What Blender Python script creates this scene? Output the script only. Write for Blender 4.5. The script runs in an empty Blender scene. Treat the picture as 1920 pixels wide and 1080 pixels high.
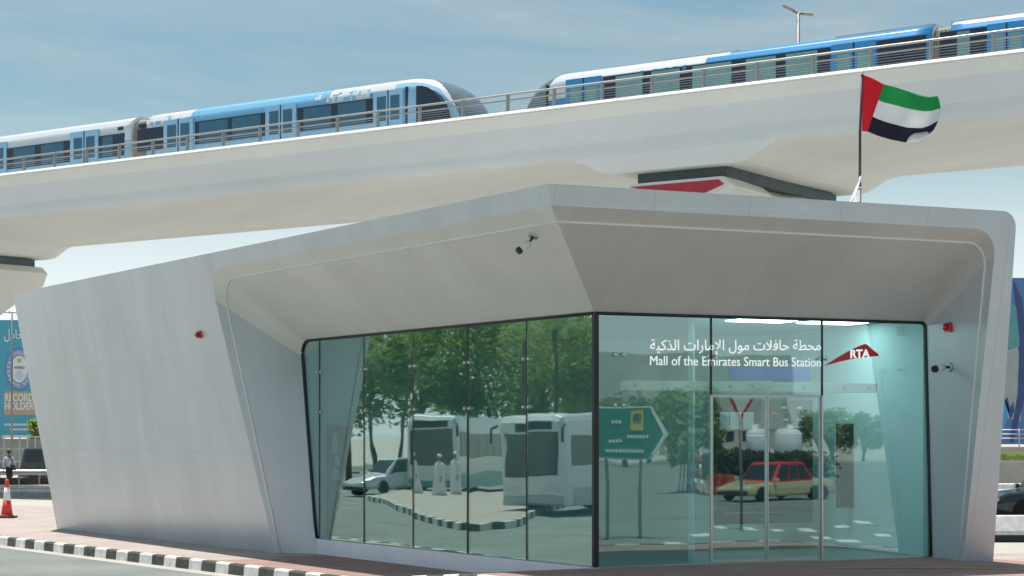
import bpy, math, random
from mathutils import Vector, Matrix
R = math.radians
random.seed(7)
SC = bpy.context.scene
COL = SC.collection

# ------------------------------------------------------------------ camera, sky, sun, exposure
FP, HOR, CH = 3400.0, 815.0, 2.4          # focal length in pixels of the 1920 wide photo, horizon row, eye height
cam = bpy.data.cameras.new('camera'); cam_o = bpy.data.objects.new('camera', cam); COL.objects.link(cam_o)
cam_o.location = (0, 0, CH); cam_o.rotation_euler = (R(90), 0, 0)
cam.sensor_width = 36; cam.lens = FP / 1920 * 36
cam.shift_y = (HOR - 540) / 1920
cam.clip_start = 0.1; cam.clip_end = 6000
SC.camera = cam_o

SUN_EL = R(73.5); SUN_AZ = R(-45)          # azimuth measured from +Y towards +X
w = bpy.data.worlds.new('World'); SC.world = w; w.use_nodes = True
nt = w.node_tree; nt.nodes.clear()
out = nt.nodes.new('ShaderNodeOutputWorld'); bg = nt.nodes.new('ShaderNodeBackground')
sky = nt.nodes.new('ShaderNodeTexSky'); sky.sky_type = 'NISHITA'; sky.sun_disc = False
sky.sun_elevation = SUN_EL; sky.sun_rotation = SUN_AZ
sky.air_density = 1.0; sky.dust_density = 1.6; sky.ozone_density = 1.6
bg.inputs['Strength'].default_value = 0.08
tc = nt.nodes.new('ShaderNodeTexCoord')
mp = nt.nodes.new('ShaderNodeMapping'); mp.inputs['Scale'].default_value = (1.4, 1.4, 9.0)
mp.inputs['Rotation'].default_value = (0, R(6), 0)
nz = nt.nodes.new('ShaderNodeTexNoise'); nz.inputs['Scale'].default_value = 2.6; nz.inputs['Detail'].default_value = 7; nz.inputs['Roughness'].default_value = .62
nz.inputs['Distortion'].default_value = .6
rp = nt.nodes.new('ShaderNodeValToRGB'); rp.color_ramp.elements[0].position = .40; rp.color_ramp.elements[1].position = .74
rp.color_ramp.elements[0].color = (0, 0, 0, 1); rp.color_ramp.elements[1].color = (.8, .8, .8, 1)
mixc = nt.nodes.new('ShaderNodeMixRGB'); mixc.blend_type = 'MIX'; mixc.inputs['Color2'].default_value = (3.6, 4.1, 4.3, 1)
nt.links.new(tc.outputs['Generated'], mp.inputs['Vector']); nt.links.new(mp.outputs['Vector'], nz.inputs['Vector'])
nt.links.new(nz.outputs['Fac'], rp.inputs['Fac']); nt.links.new(rp.outputs['Color'], mixc.inputs['Fac'])
tint = nt.nodes.new('ShaderNodeMixRGB'); tint.blend_type = 'MULTIPLY'; tint.inputs['Fac'].default_value = 1; tint.inputs['Color2'].default_value = (.70, .82, .735, 1)
nt.links.new(sky.outputs['Color'], tint.inputs['Color1']); nt.links.new(tint.outputs['Color'], mixc.inputs['Color1'])
# dusty white air low over the horizon
sep = nt.nodes.new('ShaderNodeSeparateXYZ'); nt.links.new(tc.outputs['Generated'], sep.inputs[0])
mr = nt.nodes.new('ShaderNodeMapRange'); mr.interpolation_type = 'SMOOTHSTEP'; mr.inputs['From Min'].default_value = .19; mr.inputs['From Max'].default_value = .03; mr.inputs['To Min'].default_value = 0; mr.inputs['To Max'].default_value = .9
nt.links.new(sep.outputs['Z'], mr.inputs['Value'])
hz = nt.nodes.new('ShaderNodeMixRGB'); hz.inputs['Color2'].default_value = (7.2, 7.8, 8.1, 1); nt.links.new(mr.outputs[0], hz.inputs['Fac']); nt.links.new(mixc.outputs['Color'], hz.inputs['Color1'])
nt.links.new(hz.outputs['Color'], bg.inputs['Color'])
nt.links.new(bg.outputs['Background'], out.inputs['Surface'])

sl = bpy.data.lights.new('sun', 'SUN'); sl.energy = 3.2; sl.angle = R(0.5); sl.color = (1, .96, .9)
so = bpy.data.objects.new('sun', sl); COL.objects.link(so)
sd = Vector((math.sin(SUN_AZ) * math.cos(SUN_EL), math.cos(SUN_AZ) * math.cos(SUN_EL), math.sin(SUN_EL)))
so.location = sd * 80; so.rotation_euler = sd.to_track_quat('Z', 'Y').to_euler()
SC.view_settings.view_transform = 'Standard'; SC.view_settings.look = 'None'
SC.view_settings.exposure = 0.82; SC.view_settings.gamma = 1
SC.cycles.transparent_max_bounces = 24; SC.cycles.max_bounces = 10

# ------------------------------------------------------------------ helpers
FR = {}
class MB:
    def __init__(s): s.v = []; s.f = []; s.m = []; s.sm = []
    def add(s, vs, fs, mi=0, smooth=False):
        b = len(s.v); s.v += [tuple(v) for v in vs]
        for f in fs: s.f.append([b + i for i in f]); s.m.append(mi); s.sm.append(smooth)
    def poly(s, pts, mi=0): s.add(pts, [list(range(len(pts)))], mi)
    def prism(s, pts, ext, mi=0, smooth=False):
        n = len(pts); e = Vector(ext); a = [Vector(p) for p in pts]
        s.add(a + [p + e for p in a], [list(range(n))[::-1], list(range(n, 2 * n))], mi)
        s.add(a + [p + e for p in a], [[i, (i + 1) % n, (i + 1) % n + n, i + n] for i in range(n)], mi, smooth)
    def box(s, c, d, rz=0, mi=0, M=None):
        c = Vector(c); hx, hy, hz = d[0] / 2, d[1] / 2, d[2] / 2
        rot = Matrix.Rotation(rz, 3, 'Z') if M is None else M
        vs = [c + rot @ Vector((x * hx, y * hy, z * hz)) for x in (-1, 1) for y in (-1, 1) for z in (-1, 1)]
        s.add(vs, [(0, 1, 3, 2), (4, 6, 7, 5), (0, 4, 5, 1), (2, 3, 7, 6), (0, 2, 6, 4), (1, 5, 7, 3)], mi)
    def tube(s, path, r, n=8, mi=0, caps=True):
        P = [Vector(p) for p in path]; rs = r if isinstance(r, (list, tuple)) else [r] * len(P)
        rings = []
        for i, p in enumerate(P):
            t = (P[min(i + 1, len(P) - 1)] - P[max(i - 1, 0)]).normalized()
            a = t.cross(Vector((0, 0, 1)));
            if a.length < 1e-3: a = t.cross(Vector((0, 1, 0)))
            a.normalize(); b = t.cross(a)
            rings.append([p + rs[i] * (math.cos(2 * math.pi * k / n) * a + math.sin(2 * math.pi * k / n) * b) for k in range(n)])
        s.loft(rings, mi, True, True, caps)
    def loft(s, rings, mi=0, closed=True, smooth=False, caps=False):
        n = len(rings[0]); vs = [v for r in rings for v in r]; fs = []
        for i in range(len(rings) - 1):
            for k in range(n if closed else n - 1):
                fs.append((i * n + k, i * n + (k + 1) % n, (i + 1) * n + (k + 1) % n, (i + 1) * n + k))
        s.add(vs, fs, mi, smooth)
        if caps: s.add(rings[0], [list(range(n))[::-1]], mi); s.add(rings[-1], [list(range(n))], mi)
    def lathe(s, c, prof, n=16, mi=0, axis='Z', smooth=True):
        c = Vector(c); rings = []
        for r, z in prof:
            ring = []
            for k in range(n):
                a = 2 * math.pi * k / n; x, y = r * math.cos(a), r * math.sin(a)
                ring.append(c + (Vector((x, y, z)) if axis == 'Z' else Vector((x, z, y)) if axis == 'Y' else Vector((z, x, y))))
            rings.append(ring)
        s.loft(rings, mi, True, smooth, True)
    def build(s, name, mats, parent=None, local=False, bevel=0, fix=True):
        me = bpy.data.meshes.new(name)
        vs = s.v
        if parent is not None and not local:
            inv = FR[parent.name].inverted(); vs = [inv @ Vector(v) for v in vs]
        me.from_pydata([tuple(v) for v in vs], [], s.f)
        if not isinstance(mats, (list, tuple)): mats = [mats]
        for m in mats: me.materials.append(m)
        for p, mi, sm in zip(me.polygons, s.m, s.sm): p.material_index = mi; p.use_smooth = sm
        if fix:
            import bmesh
            bm = bmesh.new(); bm.from_mesh(me); bmesh.ops.remove_doubles(bm, verts=bm.verts, dist=1e-5)
            bmesh.ops.recalc_face_normals(bm, faces=bm.faces); bm.to_mesh(me); bm.free()
        o = bpy.data.objects.new(name, me); COL.objects.link(o)
        if parent is not None: o.parent = parent; FR[o.name] = FR[parent.name]
        else: FR[o.name] = Matrix.Identity(4)
        if bevel:
            b = o.modifiers.new('bevel', 'BEVEL'); b.width = bevel; b.segments = 2; b.limit_method = 'ANGLE'; b.angle_limit = R(40)
        return o
def tag(o, label, cat, group=None, kind=None):
    o['label'] = label; o['category'] = cat
    if group: o['group'] = group
    if kind: o['kind'] = kind
    return o
def struct(o, kind='structure'): o['kind'] = kind; return o
def thing(name, label, cat, loc=(0, 0, 0), rz=0, group=None):
    o = bpy.data.objects.new(name, None); COL.objects.link(o); o.location = loc; o.rotation_euler = (0, 0, rz)
    o.empty_display_size = .3
    FR[o.name] = Matrix.Translation(Vector(loc)) @ Matrix.Rotation(rz, 4, 'Z')
    return tag(o, label, cat, group)
def copy_tree(o, parent=None):
    c = o.copy(); COL.objects.link(c)
    if parent is not None: c.parent = parent
    for ch in list(o.children): copy_tree(ch, c)
    return c
def text_mesh(txt, size, bold=0.0, depth=.004):
    cu = bpy.data.curves.new('lettering', 'FONT'); cu.body = txt; cu.size = size; cu.offset = bold; cu.extrude = depth
    cu.align_x = 'LEFT'; cu.resolution_u = 4
    o = bpy.data.objects.new('lettering', cu); COL.objects.link(o); bpy.context.view_layer.update()
    me = bpy.data.meshes.new_from_object(o.evaluated_get(bpy.context.evaluated_depsgraph_get()))
    bpy.data.objects.remove(o); bpy.data.curves.remove(cu)
    return me
def letter(txt, p0, p1, up, h, mat, parent, name='lettering', bold=0.0, depth=.004, frac=.7):
    """text from point p0 to p1 (baseline), standing up along 'up', cap height h; parent optional"""
    me = text_mesh(txt, 1.0, bold, depth / h); xs = [v.co.x for v in me.vertices]; x0, x1 = min(xs), max(xs)
    p0 = Vector(p0); ax = Vector(p1) - p0; up = Vector(up); nrm = ax.cross(up).normalized()
    inv = FR[parent.name].inverted() if parent is not None else Matrix.Identity(4)
    for v in me.vertices:
        q = p0 + ax * ((v.co.x - x0) / (x1 - x0)) + up * (v.co.y * h / frac) + nrm * (v.co.z * h)
        v.co = inv @ q
    me.materials.clear(); me.materials.append(mat)
    o = bpy.data.objects.new(name, me); COL.objects.link(o)
    if parent is not None: o.parent = parent; FR[o.name] = FR[parent.name]
    return o

# ------------------------------------------------------------------ materials
def mat(name, col, rough=.6, metal=0, var=.08, scale=3.0, bump=0.0, bscale=40, spec=.5, coat=0, seams=None, emit=None, stretch=None):
    m = bpy.data.materials.new(name); m.use_nodes = True; t = m.node_tree; N = t.nodes; L = t.links
    b = N['Principled BSDF']; b.inputs['Roughness'].default_value = rough; b.inputs['Metallic'].default_value = metal
    b.inputs['Specular IOR Level'].default_value = spec
    if coat: b.inputs['Coat Weight'].default_value = coat; b.inputs['Coat Roughness'].default_value = .08
    tc = N.new('ShaderNodeTexCoord'); vec = tc.outputs['Object']
    if stretch:
        mpn = N.new('ShaderNodeMapping'); mpn.inputs['Scale'].default_value = stretch; L.new(vec, mpn.inputs['Vector']); nv = mpn.outputs['Vector']
    else: nv = vec
    nz = N.new('ShaderNodeTexNoise'); nz.inputs['Scale'].default_value = scale; nz.inputs['Detail'].default_value = 6; nz.inputs['Roughness'].default_value = .62
    L.new(nv, nz.inputs['Vector'])
    rp = N.new('ShaderNodeValToRGB'); rp.color_ramp.elements[0].position = .3; rp.color_ramp.elements[1].position = .7
    rp.color_ramp.elements[0].color = tuple(c * (1 - var) for c in col) + (1,)
    rp.color_ramp.elements[1].color = tuple(min(1, c * (1 + var)) for c in col) + (1,)
    L.new(nz.outputs['Fac'], rp.inputs['Fac']); colout = rp.outputs['Color']
    if seams:
        ang, bw, bh, mort, dark, alt, mode = seams           # panel joints laid out along the facade
        mp = N.new('ShaderNodeMapping'); mp.inputs['Rotation'].default_value = (0, 0, -ang); L.new(vec, mp.inputs['Vector'])
        if mode == 'wall':
            sx = N.new('ShaderNodeSeparateXYZ'); cx = N.new('ShaderNodeCombineXYZ'); L.new(mp.outputs['Vector'], sx.inputs[0])
            L.new(sx.outputs['X'], cx.inputs['X']); L.new(sx.outputs['Z'], cx.inputs['Y']); bv = cx.outputs[0]
        else: bv = mp.outputs['Vector']
        br = N.new('ShaderNodeTexBrick'); br.offset = .5 if mode == 'paver' else 0; br.squash = 1
        br.inputs['Scale'].default_value = 1; br.inputs['Brick Width'].default_value = bw; br.inputs['Row Height'].default_value = bh
        br.inputs['Mortar Size'].default_value = mort; br.inputs['Mortar Smooth'].default_value = .1; br.inputs['Bias'].default_value = 0
        br.inputs['Color1'].default_value = (1, 1, 1, 1); br.inputs['Color2'].default_value = (alt, alt, alt, 1)
        br.inputs['Mortar'].default_value = (dark, dark, dark, 1)
        L.new(bv, br.inputs['Vector'])
        mx = N.new('ShaderNodeMixRGB'); mx.blend_type = 'MULTIPLY'; mx.inputs['Fac'].default_value = 1
        L.new(colout, mx.inputs['Color1']); L.new(br.outputs['Color'], mx.inputs['Color2']); colout = mx.outputs['Color']
    L.new(colout, b.inputs['Base Color'])
    if bump:
        n2 = N.new('ShaderNodeTexNoise'); n2.inputs['Scale'].default_value = bscale; n2.inputs['Detail'].default_value = 5
        L.new(vec, n2.inputs['Vector']); bp = N.new('ShaderNodeBump'); bp.inputs['Strength'].default_value = bump; bp.inputs['Distance'].default_value = .02
        L.new(n2.outputs['Fac'], bp.inputs['Height']); L.new(bp.outputs['Normal'], b.inputs['Normal'])
    if emit: b.inputs['Emission Color'].default_value = tuple(emit) + (1,); b.inputs['Emission Strength'].default_value = 1
    return m
def glass_mat(name, tint, fac, refl=(.88, 1, .97), wav=.0):
    m = bpy.data.materials.new(name); m.use_nodes = True; t = m.node_tree; N = t.nodes; L = t.links; N.clear()
    o = N.new('ShaderNodeOutputMaterial'); mx = N.new('ShaderNodeMixShader'); tr = N.new('ShaderNodeBsdfTransparent'); gl = N.new('ShaderNodeBsdfGlossy')
    tr.inputs['Color'].default_value = tuple(tint) + (1,); gl.inputs['Color'].default_value = tuple(refl) + (1,); gl.inputs['Roughness'].default_value = .012
    lw = N.new('ShaderNodeFresnel'); geo = N.new('ShaderNodeNewGeometry')
    ior = N.new('ShaderNodeMapRange'); ior.inputs['To Min'].default_value = 1.5; ior.inputs['To Max'].default_value = 1 / 1.5    # same reflectance on both faces of the pane
    L.new(geo.outputs['Backfacing'], ior.inputs['Value']); L.new(ior.outputs[0], lw.inputs['IOR'])
    mth = N.new('ShaderNodeMath'); mth.operation = 'ADD'; mth.inputs[1].default_value = fac; mth.use_clamp = True
    L.new(lw.outputs[0], mth.inputs[0]); L.new(mth.outputs[0], mx.inputs[0]); L.new(tr.outputs[0], mx.inputs[1]); L.new(gl.outputs[0], mx.inputs[2])
    L.new(mx.outputs[0], o.inputs['Surface'])
    if wav:
        tc = N.new('ShaderNodeTexCoord'); nz = N.new('ShaderNodeTexNoise'); nz.inputs['Scale'].default_value = .8; nz.inputs['Detail'].default_value = 1
        bp = N.new('ShaderNodeBump'); bp.inputs['Strength'].default_value = wav; bp.inputs['Distance'].default_value = .02
        L.new(tc.outputs['Object'], nz.inputs['Vector']); L.new(nz.outputs['Fac'], bp.inputs['Height']); L.new(bp.outputs['Normal'], gl.inputs['Normal'])
    return m

# ------------------------------------------------------------------ frames of reference
def px(x, y, Y): return Vector(((x - 960) * Y / FP, Y, CH + (HOR - y) * Y / FP))     # photo row and column at a known distance
C = Vector((1.302, 28.557, 0))                                      # glass corner on plan
U1 = Vector((-.54758, .83675, 0)); N1 = Vector((-.83675, -.54758, 0))   # left front: along, outwards
U2 = Vector((.91821, .39608, 0)); N2 = Vector((.39608, -.91821, 0))     # right front
A1 = math.atan2(U1.y, U1.x); A2 = math.atan2(U2.y, U2.x)
def L1(t, off, z): return C + U1 * t + N1 * off + Vector((0, 0, z))
def L2(t, off, z): return C + U2 * t + N2 * off + Vector((0, 0, z))
BE = math.atan2(FP, 4960)                                           # viaduct: angle of its normal
def V(s, D, z): return Vector((D * math.sin(BE) + s * math.cos(BE), D * math.cos(BE) - s * math.sin(BE), z))
def sv(x): return math.tan(math.atan((x - 960) / FP) - BE)
def mir(p, n):
    p = Vector(p); return p - n * (2 * (p - C).dot(n))
def mirL(x, yg, zg=0):                                              # where a thing must stand to be mirrored there in the left glass
    Y = FP * (CH - zg) / (yg - HOR); q = mir(px(x, yg, Y), N1); q.z = zg; return q
def mirR(x, yg, zg=0):
    Y = FP * (CH - zg) / (yg - HOR); q = mir(px(x, yg, Y), N2); q.z = zg; return q
GZ = .317                                                           # level of the station floor
ROAD = -.18
def sm(x): x = max(0, min(1, x)); return x * x * (3 - 2 * x)
def apron(x, y):
    p = Vector((x, y, 0)) - C; a = p.dot(U1); b = p.dot(U2)
    return .30 * max(0, min(1, (3.5 - a) / 3.5)) * (1 - .5 * sm((b - 6.2) / 2.5)) 

# ------------------------------------------------------------------ ground, pavement, kerb
M_asph = mat('asphalt', (.185, .2, .188), .9, var=.2, scale=.5, bump=.25, bscale=60, stretch=(1, 1, 1))
M_conc = mat('pale_concrete', (.42, .40, .36), .9, var=.1, scale=1.2, bump=.15)
M_pave = mat('pink_pavers', (.44, .37, .335), .88, var=.14, scale=1.1, bump=.2, seams=(R(20), .24, .12, .008, .72, .86, 'paver'))
M_dpave = mat('brown_pavers', (.37, .225, .195), .85, var=.16, scale=1.3, bump=.2, seams=(A2, .24, .12, .008, .7, .85, 'paver'))
M_kw = mat('kerb_white_paint', (.68, .67, .64), .8, var=.22, scale=5, bump=.3)
M_kb = mat('kerb_black_paint', (.07, .075, .06), .75, var=.5, scale=5, bump=.3)
M_yel = mat('yellow_paint', (.55, .42, .1), .7)
M_wpt = mat('white_road_paint', (.7, .7, .68), .8, var=.12, scale=4)
g = MB()
g.poly([(-2500, -1500, ROAD - .02), (2500, -1500, ROAD - .02), (2500, 4000, ROAD - .02), (-2500, 4000, ROAD - .02)])
M_sand = mat('sandy_ground', (.42, .40, .355), .95, var=.12, scale=.15, bump=.2, bscale=8)
struct(g.build('ground', M_sand, fix=False))
rd_ = MB(); zq = ROAD - .016
rd_.poly([(-70, -120, zq), (120, -120, zq), (120, 36, zq), (40, 36, zq), (-2, 48, zq), (-13, 56, zq), (-18, 60, zq), (-62, 96, zq), (-110, 96, zq)])
struct(rd_.build('road', M_asph, fix=False))
rd_ = MB(); rd_.poly([(-110, 74, zq + .004), (30, 74, zq + .004), (30, 80, zq + .004), (-110, 80, zq + .004)])
struct(rd_.build('road', M_asph, fix=False))

KP = [Vector((-30.0, 66.3, 0)), Vector((-12.06, 42.7, 0)), Vector((-4.24, 32.4, 0)), Vector((-1.6, 28.9, 0))]
ext = [Vector((-.5, 27.0, 0)), Vector((.6, 25.6, 0)), Vector((1.8, 24.6, 0)), Vector((3.2, 24.2, 0)), Vector((5, 24.5, 0)), Vector((9.5, 26.4, 0)), Vector((11.2, 27.6, 0)), Vector((11.9, 29.6, 0)), Vector((11.5, 32.0, 0)), Vector((10.8, 34.5, 0))]
def resample(P, d):
    o = [P[0].copy()]; acc = 0
    for a, b in zip(P, P[1:]):
        n = max(1, int(round((b - a).length / d)))
        for i in range(1, n + 1): o.append(a.lerp(b, i / n))
    return o
kl = resample(KP + ext, .55)
rk = random.Random(4); kl = [kl[0]] + [p + (kl[i + 2] - kl[i]).normalized() * rk.uniform(-.03, .03) for i, p in enumerate(kl[1:-1])] + [kl[-1]]
back = Vector((-3, 47, 0))
pv = MB(); rings = []
for p in kl:
    q0 = p
    tgt = Vector((-26, 70, 0)).lerp(Vector((6.5, 40, 0)), min(1, (p - kl[0]).length / 40))
    if p.x > 6: tgt = Vector((6.0, 37.5, 0))
    row = []
    for j in range(25):
        f = (j / 24) ** 1.35; q = q0.lerp(tgt, f)
        row.append(Vector((q.x, q.y, apron(q.x, q.y))))
    rings.append(row)
pv.loft(rings, 0, False, True)
def in_front(c):
    p = Vector(c) - C; return p.dot(U1) < 9.0 and p.dot(N1) < 4.4 and p.dot(U2) < 8.5
for i, f in enumerate(pv.f):
    c = sum((Vector(pv.v[k]) for k in f), Vector()) / 4
    if in_front(c): pv.m[i] = 1
struct(pv.build('pavement', [M_pave, M_dpave]))
kb = MB()
for i, (a, b) in enumerate(zip(kl, kl[1:])):
    d = (b - a).normalized(); nn = Vector((d.y, -d.x, 0))
    a2, b2 = a + d * .006, b - d * .006
    za, zb = apron(a.x, a.y) + .012, apron(b.x, b.y) + .012
    e = .15; ins = -nn * .10
    vs = []
    for p, z in ((a2, za), (b2, zb)):
        vs += [Vector((p.x, p.y, ROAD - .03)) + nn * .05, Vector((p.x, p.y, z - .03)) + nn * .035, Vector((p.x, p.y, z)) + nn * .01, Vector((p.x, p.y, z)) + ins, Vector((p.x, p.y, z - .1)) + ins]
    kb.add(vs, [(k, k + 1, k + 6, k + 5) for k in range(4)] + [(0, 1, 2, 3, 4), (9, 8, 7, 6, 5)], i % 2)
struct(kb.build('kerb', [M_kw, M_kb]))
# concrete channel along the kerb and faint lane line, laid on the road
ch = MB()
for a, b in zip(kl, kl[1:]):
    d = (b - a).normalized(); nn = Vector((d.y, -d.x, 0)); z = Vector((0, 0, ROAD - .012))
    ch.poly([a + nn * .05 + z, b + nn * .05 + z, b + nn * .42 + z, a + nn * .42 + z])
struct(ch.build('gutter', M_conc, fix=False))
# the yellow line in front of the doors
yl = MB(); yp = [L2(3.2, 1.55, 0), L2(4.2, 1.9, 0), L2(5.4, 2.5, 0), L2(6.6, 3.3, 0)]
for a, b in zip(yp, yp[1:]):
    n = (b - a).cross(Vector((0, 0, 1))).normalized() * .06
    yl.poly([Vector((q.x, q.y, apron(q.x, q.y) + .008)) for q in (a - n, b - n, b + n, a + n)])
struct(yl.build('painted_line', M_yel, fix=False))
# pale plaza behind the station at the left and beyond the viaduct
pl = MB(); zc = ROAD + .0
pl.poly([(-60, 62, ROAD - .006), (-6, 56, ROAD - .006), (-6, 66, ROAD - .006), (-60, 70, ROAD - .006)])
struct(pl.build('plaza', M_conc, fix=False))

# ------------------------------------------------------------------ the bus station
ALU = (.66, .69, .71)
M_wallL = mat('aluminium_panels_left', ALU, .36, .35, var=.09, scale=.55, bump=.02, bscale=1.6, stretch=(1.3, 1.3, .3), seams=(A1, 1.45, 2.02, .007, .86, .975, 'wall'))
M_wallR = mat('aluminium_panels_right', ALU, .38, .35, var=.05, scale=.7, bump=.012, bscale=3, seams=(A2, 1.62, 9, .007, .82, .97, 'wall'))
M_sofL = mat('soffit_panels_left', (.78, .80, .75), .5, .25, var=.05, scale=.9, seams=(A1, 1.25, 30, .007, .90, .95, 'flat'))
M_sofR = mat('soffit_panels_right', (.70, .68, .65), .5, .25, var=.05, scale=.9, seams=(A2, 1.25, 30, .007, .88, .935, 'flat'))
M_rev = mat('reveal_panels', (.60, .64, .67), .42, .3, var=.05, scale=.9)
M_led = mat('light_strip_diffuser', (.82, .82, .78), .5, var=.02)
M_gask = mat('black_gasket', (.012, .016, .016), .45, var=.2)
M_glass = glass_mat('teal_glass', (.84, .96, .94), .23, (.84, 1, .95), wav=.14)
M_white = mat('white_powder_coat', (.72, .74, .74), .45, var=.04)
M_plin = mat('plinth_cladding', (.82, .86, .93), .4, .2, var=.05, scale=1)
M_steel = mat('brushed_steel', (.55, .56, .56), .3, .9, var=.06, scale=12)
M_dark = mat('dark_metal', (.045, .045, .05), .5, .3, var=.2)
M_iw = mat('interior_wall', (.50, .70, .73), .6, var=.04)
M_if = mat('interior_floor_tiles', (.45, .5, .5), .25, var=.05, seams=(A2, .6, .6, .006, .7, .96, 'flat'))
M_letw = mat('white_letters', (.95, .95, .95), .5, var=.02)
M_letglow = mat('white_letters_added_glow', (.95, .95, .95), .5, var=.02, emit=(.30, .31, .31))  # white letters with a weak glow added so they read brighter
M_red = mat('red_paint', (.62, .022, .03), .42, var=.05)
M_redlens = mat('red_plastic', (.55, .012, .02), .3, var=.06, coat=.4)
M_navy = mat('navy_display', (.012, .02, .035), .25, var=.3, scale=2)

st = thing('bus_station', 'low silver panelled bus station with wide flared glass front under the viaduct', 'bus station', tuple(C), 0)
ZI, ZR, ZG = 5.70, 6.0, 4.317
KB = .8403                                     # how far the mitre runs back along each front per metre of offset
def offL(t, z): o0 = .62 + (t - 10.2) * .0444 if t > 10.2 else .62; return o0 + (2.05 - o0) * z / ZR
def offR(z): return .85 + .2 * z
def arc(c, r, a0, a1, n): return [(c[0] + r * math.cos(a0 + (a1 - a0) * i / n), c[1] + r * math.sin(a0 + (a1 - a0) * i / n)) for i in range(n + 1)]
def lerp(a, b, f): return a + (b - a) * f
def loopL(tc, zc, tf, zf, tm, r, n=8):         # (t, z) from the mitre along the head, round the corner, down to the foot
    top = [(lerp(tm, tc - r, i / 6), zc) for i in range(6)]
    sl = (tf - tc) / (zf - zc)
    a = [(t + (z - zc) * sl * sm(i / n), z) for i, (t, z) in enumerate(arc((tc - r, zc - r), r, math.pi / 2, 0, n))]
    p0 = a[-1]; side = [(lerp(p0[0], tf, i / 6), lerp(p0[1], zf, i / 6)) for i in range(1, 7)]
    return top + a + side
oL = loopL(10.43, ZI, 10.2, -.02, -KB * offL(0, ZI), .62); iL = loopL(10.24, ZG, 9.53, -.02, 0, .34)
oR = loopL(6.23, ZI, 6.39, .15, -KB * offR(ZI), .42); iR = loopL(6.29, ZG, 6.42, .15, 0, .1)
OL = [L1(t, offL(t, z), z) for t, z in oL]; IL = [L1(t, 0, z) for t, z in iL]
OR = [L2(t, offR(z) if z < 5.6 else offR(z), z) for t, z in oR]; IR = [L2(t, 0, z) for t, z in iR]
FR_pt = (OL[0] + OR[0]) / 2; OL[0] = FR_pt.copy(); OR[0] = FR_pt.copy()
def strip(O, I, fr): return [[o.lerp(i, f) for o, i in zip(O, I)] for f in fr]
fr = [0, .03, .25, .5, .75, 1.0]
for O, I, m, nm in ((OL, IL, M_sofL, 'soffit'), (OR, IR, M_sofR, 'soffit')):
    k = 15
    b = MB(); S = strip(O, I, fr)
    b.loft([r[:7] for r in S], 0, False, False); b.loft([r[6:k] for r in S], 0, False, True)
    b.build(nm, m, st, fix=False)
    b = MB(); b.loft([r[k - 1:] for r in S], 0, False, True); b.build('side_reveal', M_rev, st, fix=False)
    led = [o.lerp(i, .135) for o, i in zip(O, I)]
    b = MB(); off = Vector((0, -.012, -.012)); b.tube([p + off * .6 for p in led], .021, 6); b.build('light_strip', M_led, st)
# outer faces
tA_top, tA_bot = 22.5, 21.75
A_t = L1(tA_top, 2.05, ZR); A_b = L1(tA_bot, offL(tA_bot, 0), -.05); B_t = C + (N1 + N2).normalized() * (2.05 / (N1 + N2).normalized().dot(N1)) + Vector((0, 0, ZR))
b = MB()
# band over the opening, wall beside it, as flat polygons sharing the opening's edge
nE = 14
b.poly([B_t] + OL[:8] + [L1(oL[7][0], offL(oL[7][0], ZR), ZR)][:1])
b.add([L1(oL[7][0], offL(oL[7][0], ZR), ZR)] + OL[7:nE + 1] + [L1(10.75, offL(10.75, oL[nE][1]), oL[nE][1]), L1(10.75, 2.05, ZR)], [list(range(nE - 7 + 4))])
cols = [10.75, 13, 15.5, 18, 20.2]
side = OL[nE:]
zs = [oL[i][1] for i in range(nE, len(oL))]
b.loft([side, [L1(10.75, offL(10.75, z), z) for z in zs]], 0, False, True)
zz = [ZR] + zs
def tEnd(z): return tA_bot + (tA_top - tA_bot) * z / ZR
b.loft([[L1(lerp(10.75, tEnd(z), f), offL(lerp(10.75, tEnd(z), f), z), z) for z in zz] for f in (0, .2, .4, .6, .8, 1)], 0, False, True)
b.build('front_wall', M_wallL, st, fix=True)
# right face
b = MB()
outer = [(6.58 + .02, ZR)]
rr = .30
oo = arc((6.60 - rr, ZR - rr), rr, math.pi / 2, 0, 8)
foot = (7.02, .1)
ring_o = [B_t] + [L2(t, offR(z) , z) for t, z in oo] + [L2(foot[0], offR(foot[1]), foot[1])]
b.poly([B_t, L2(6.60 - rr, offR(ZR), ZR)] + OR[:8][::-1])
b.add([L2(t, offR(z), z) for t, z in oo] + OR[7:15][::-1], [list(range(9 + 8))])
b.add([L2(oo[-1][0], offR(oo[-1][1]), oo[-1][1]), L2(foot[0], offR(foot[1]), foot[1]), OR[-1], OR[14]], [(0, 1, 2, 3)])
b.build('front_wall', M_wallR, st)
# back, ends and roof
D_pts = [L2(t, offR(z), z) for t, z in oo] + [L2(foot[0], offR(foot[1]), foot[1])]
bk = -N2 * 10.5; bkA = -N1 * 7.5
b = MB()
b.loft([D_pts, [p + bk for p in D_pts]], 0, False, False)
Ab = L1(tA_bot, offL(tA_bot, 0), -.05)
b.poly([A_t, A_t + bkA, Ab + bkA, Ab])
b.poly([A_t + bkA, Ab + bkA, D_pts[-1] + bk, L2(6.6, offR(ZR), ZR) + bk])
b.build('side_wall', M_wallR, st)
b = MB(); dz = Vector((0, 0, -.02))
b.poly([A_t + dz, B_t + dz, L2(6.60 - rr, offR(ZR), ZR) + dz, L2(6.60 - rr, offR(ZR), ZR) + bk + dz, A_t + bkA + dz])
b.build('roof', M_white, st)
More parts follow.
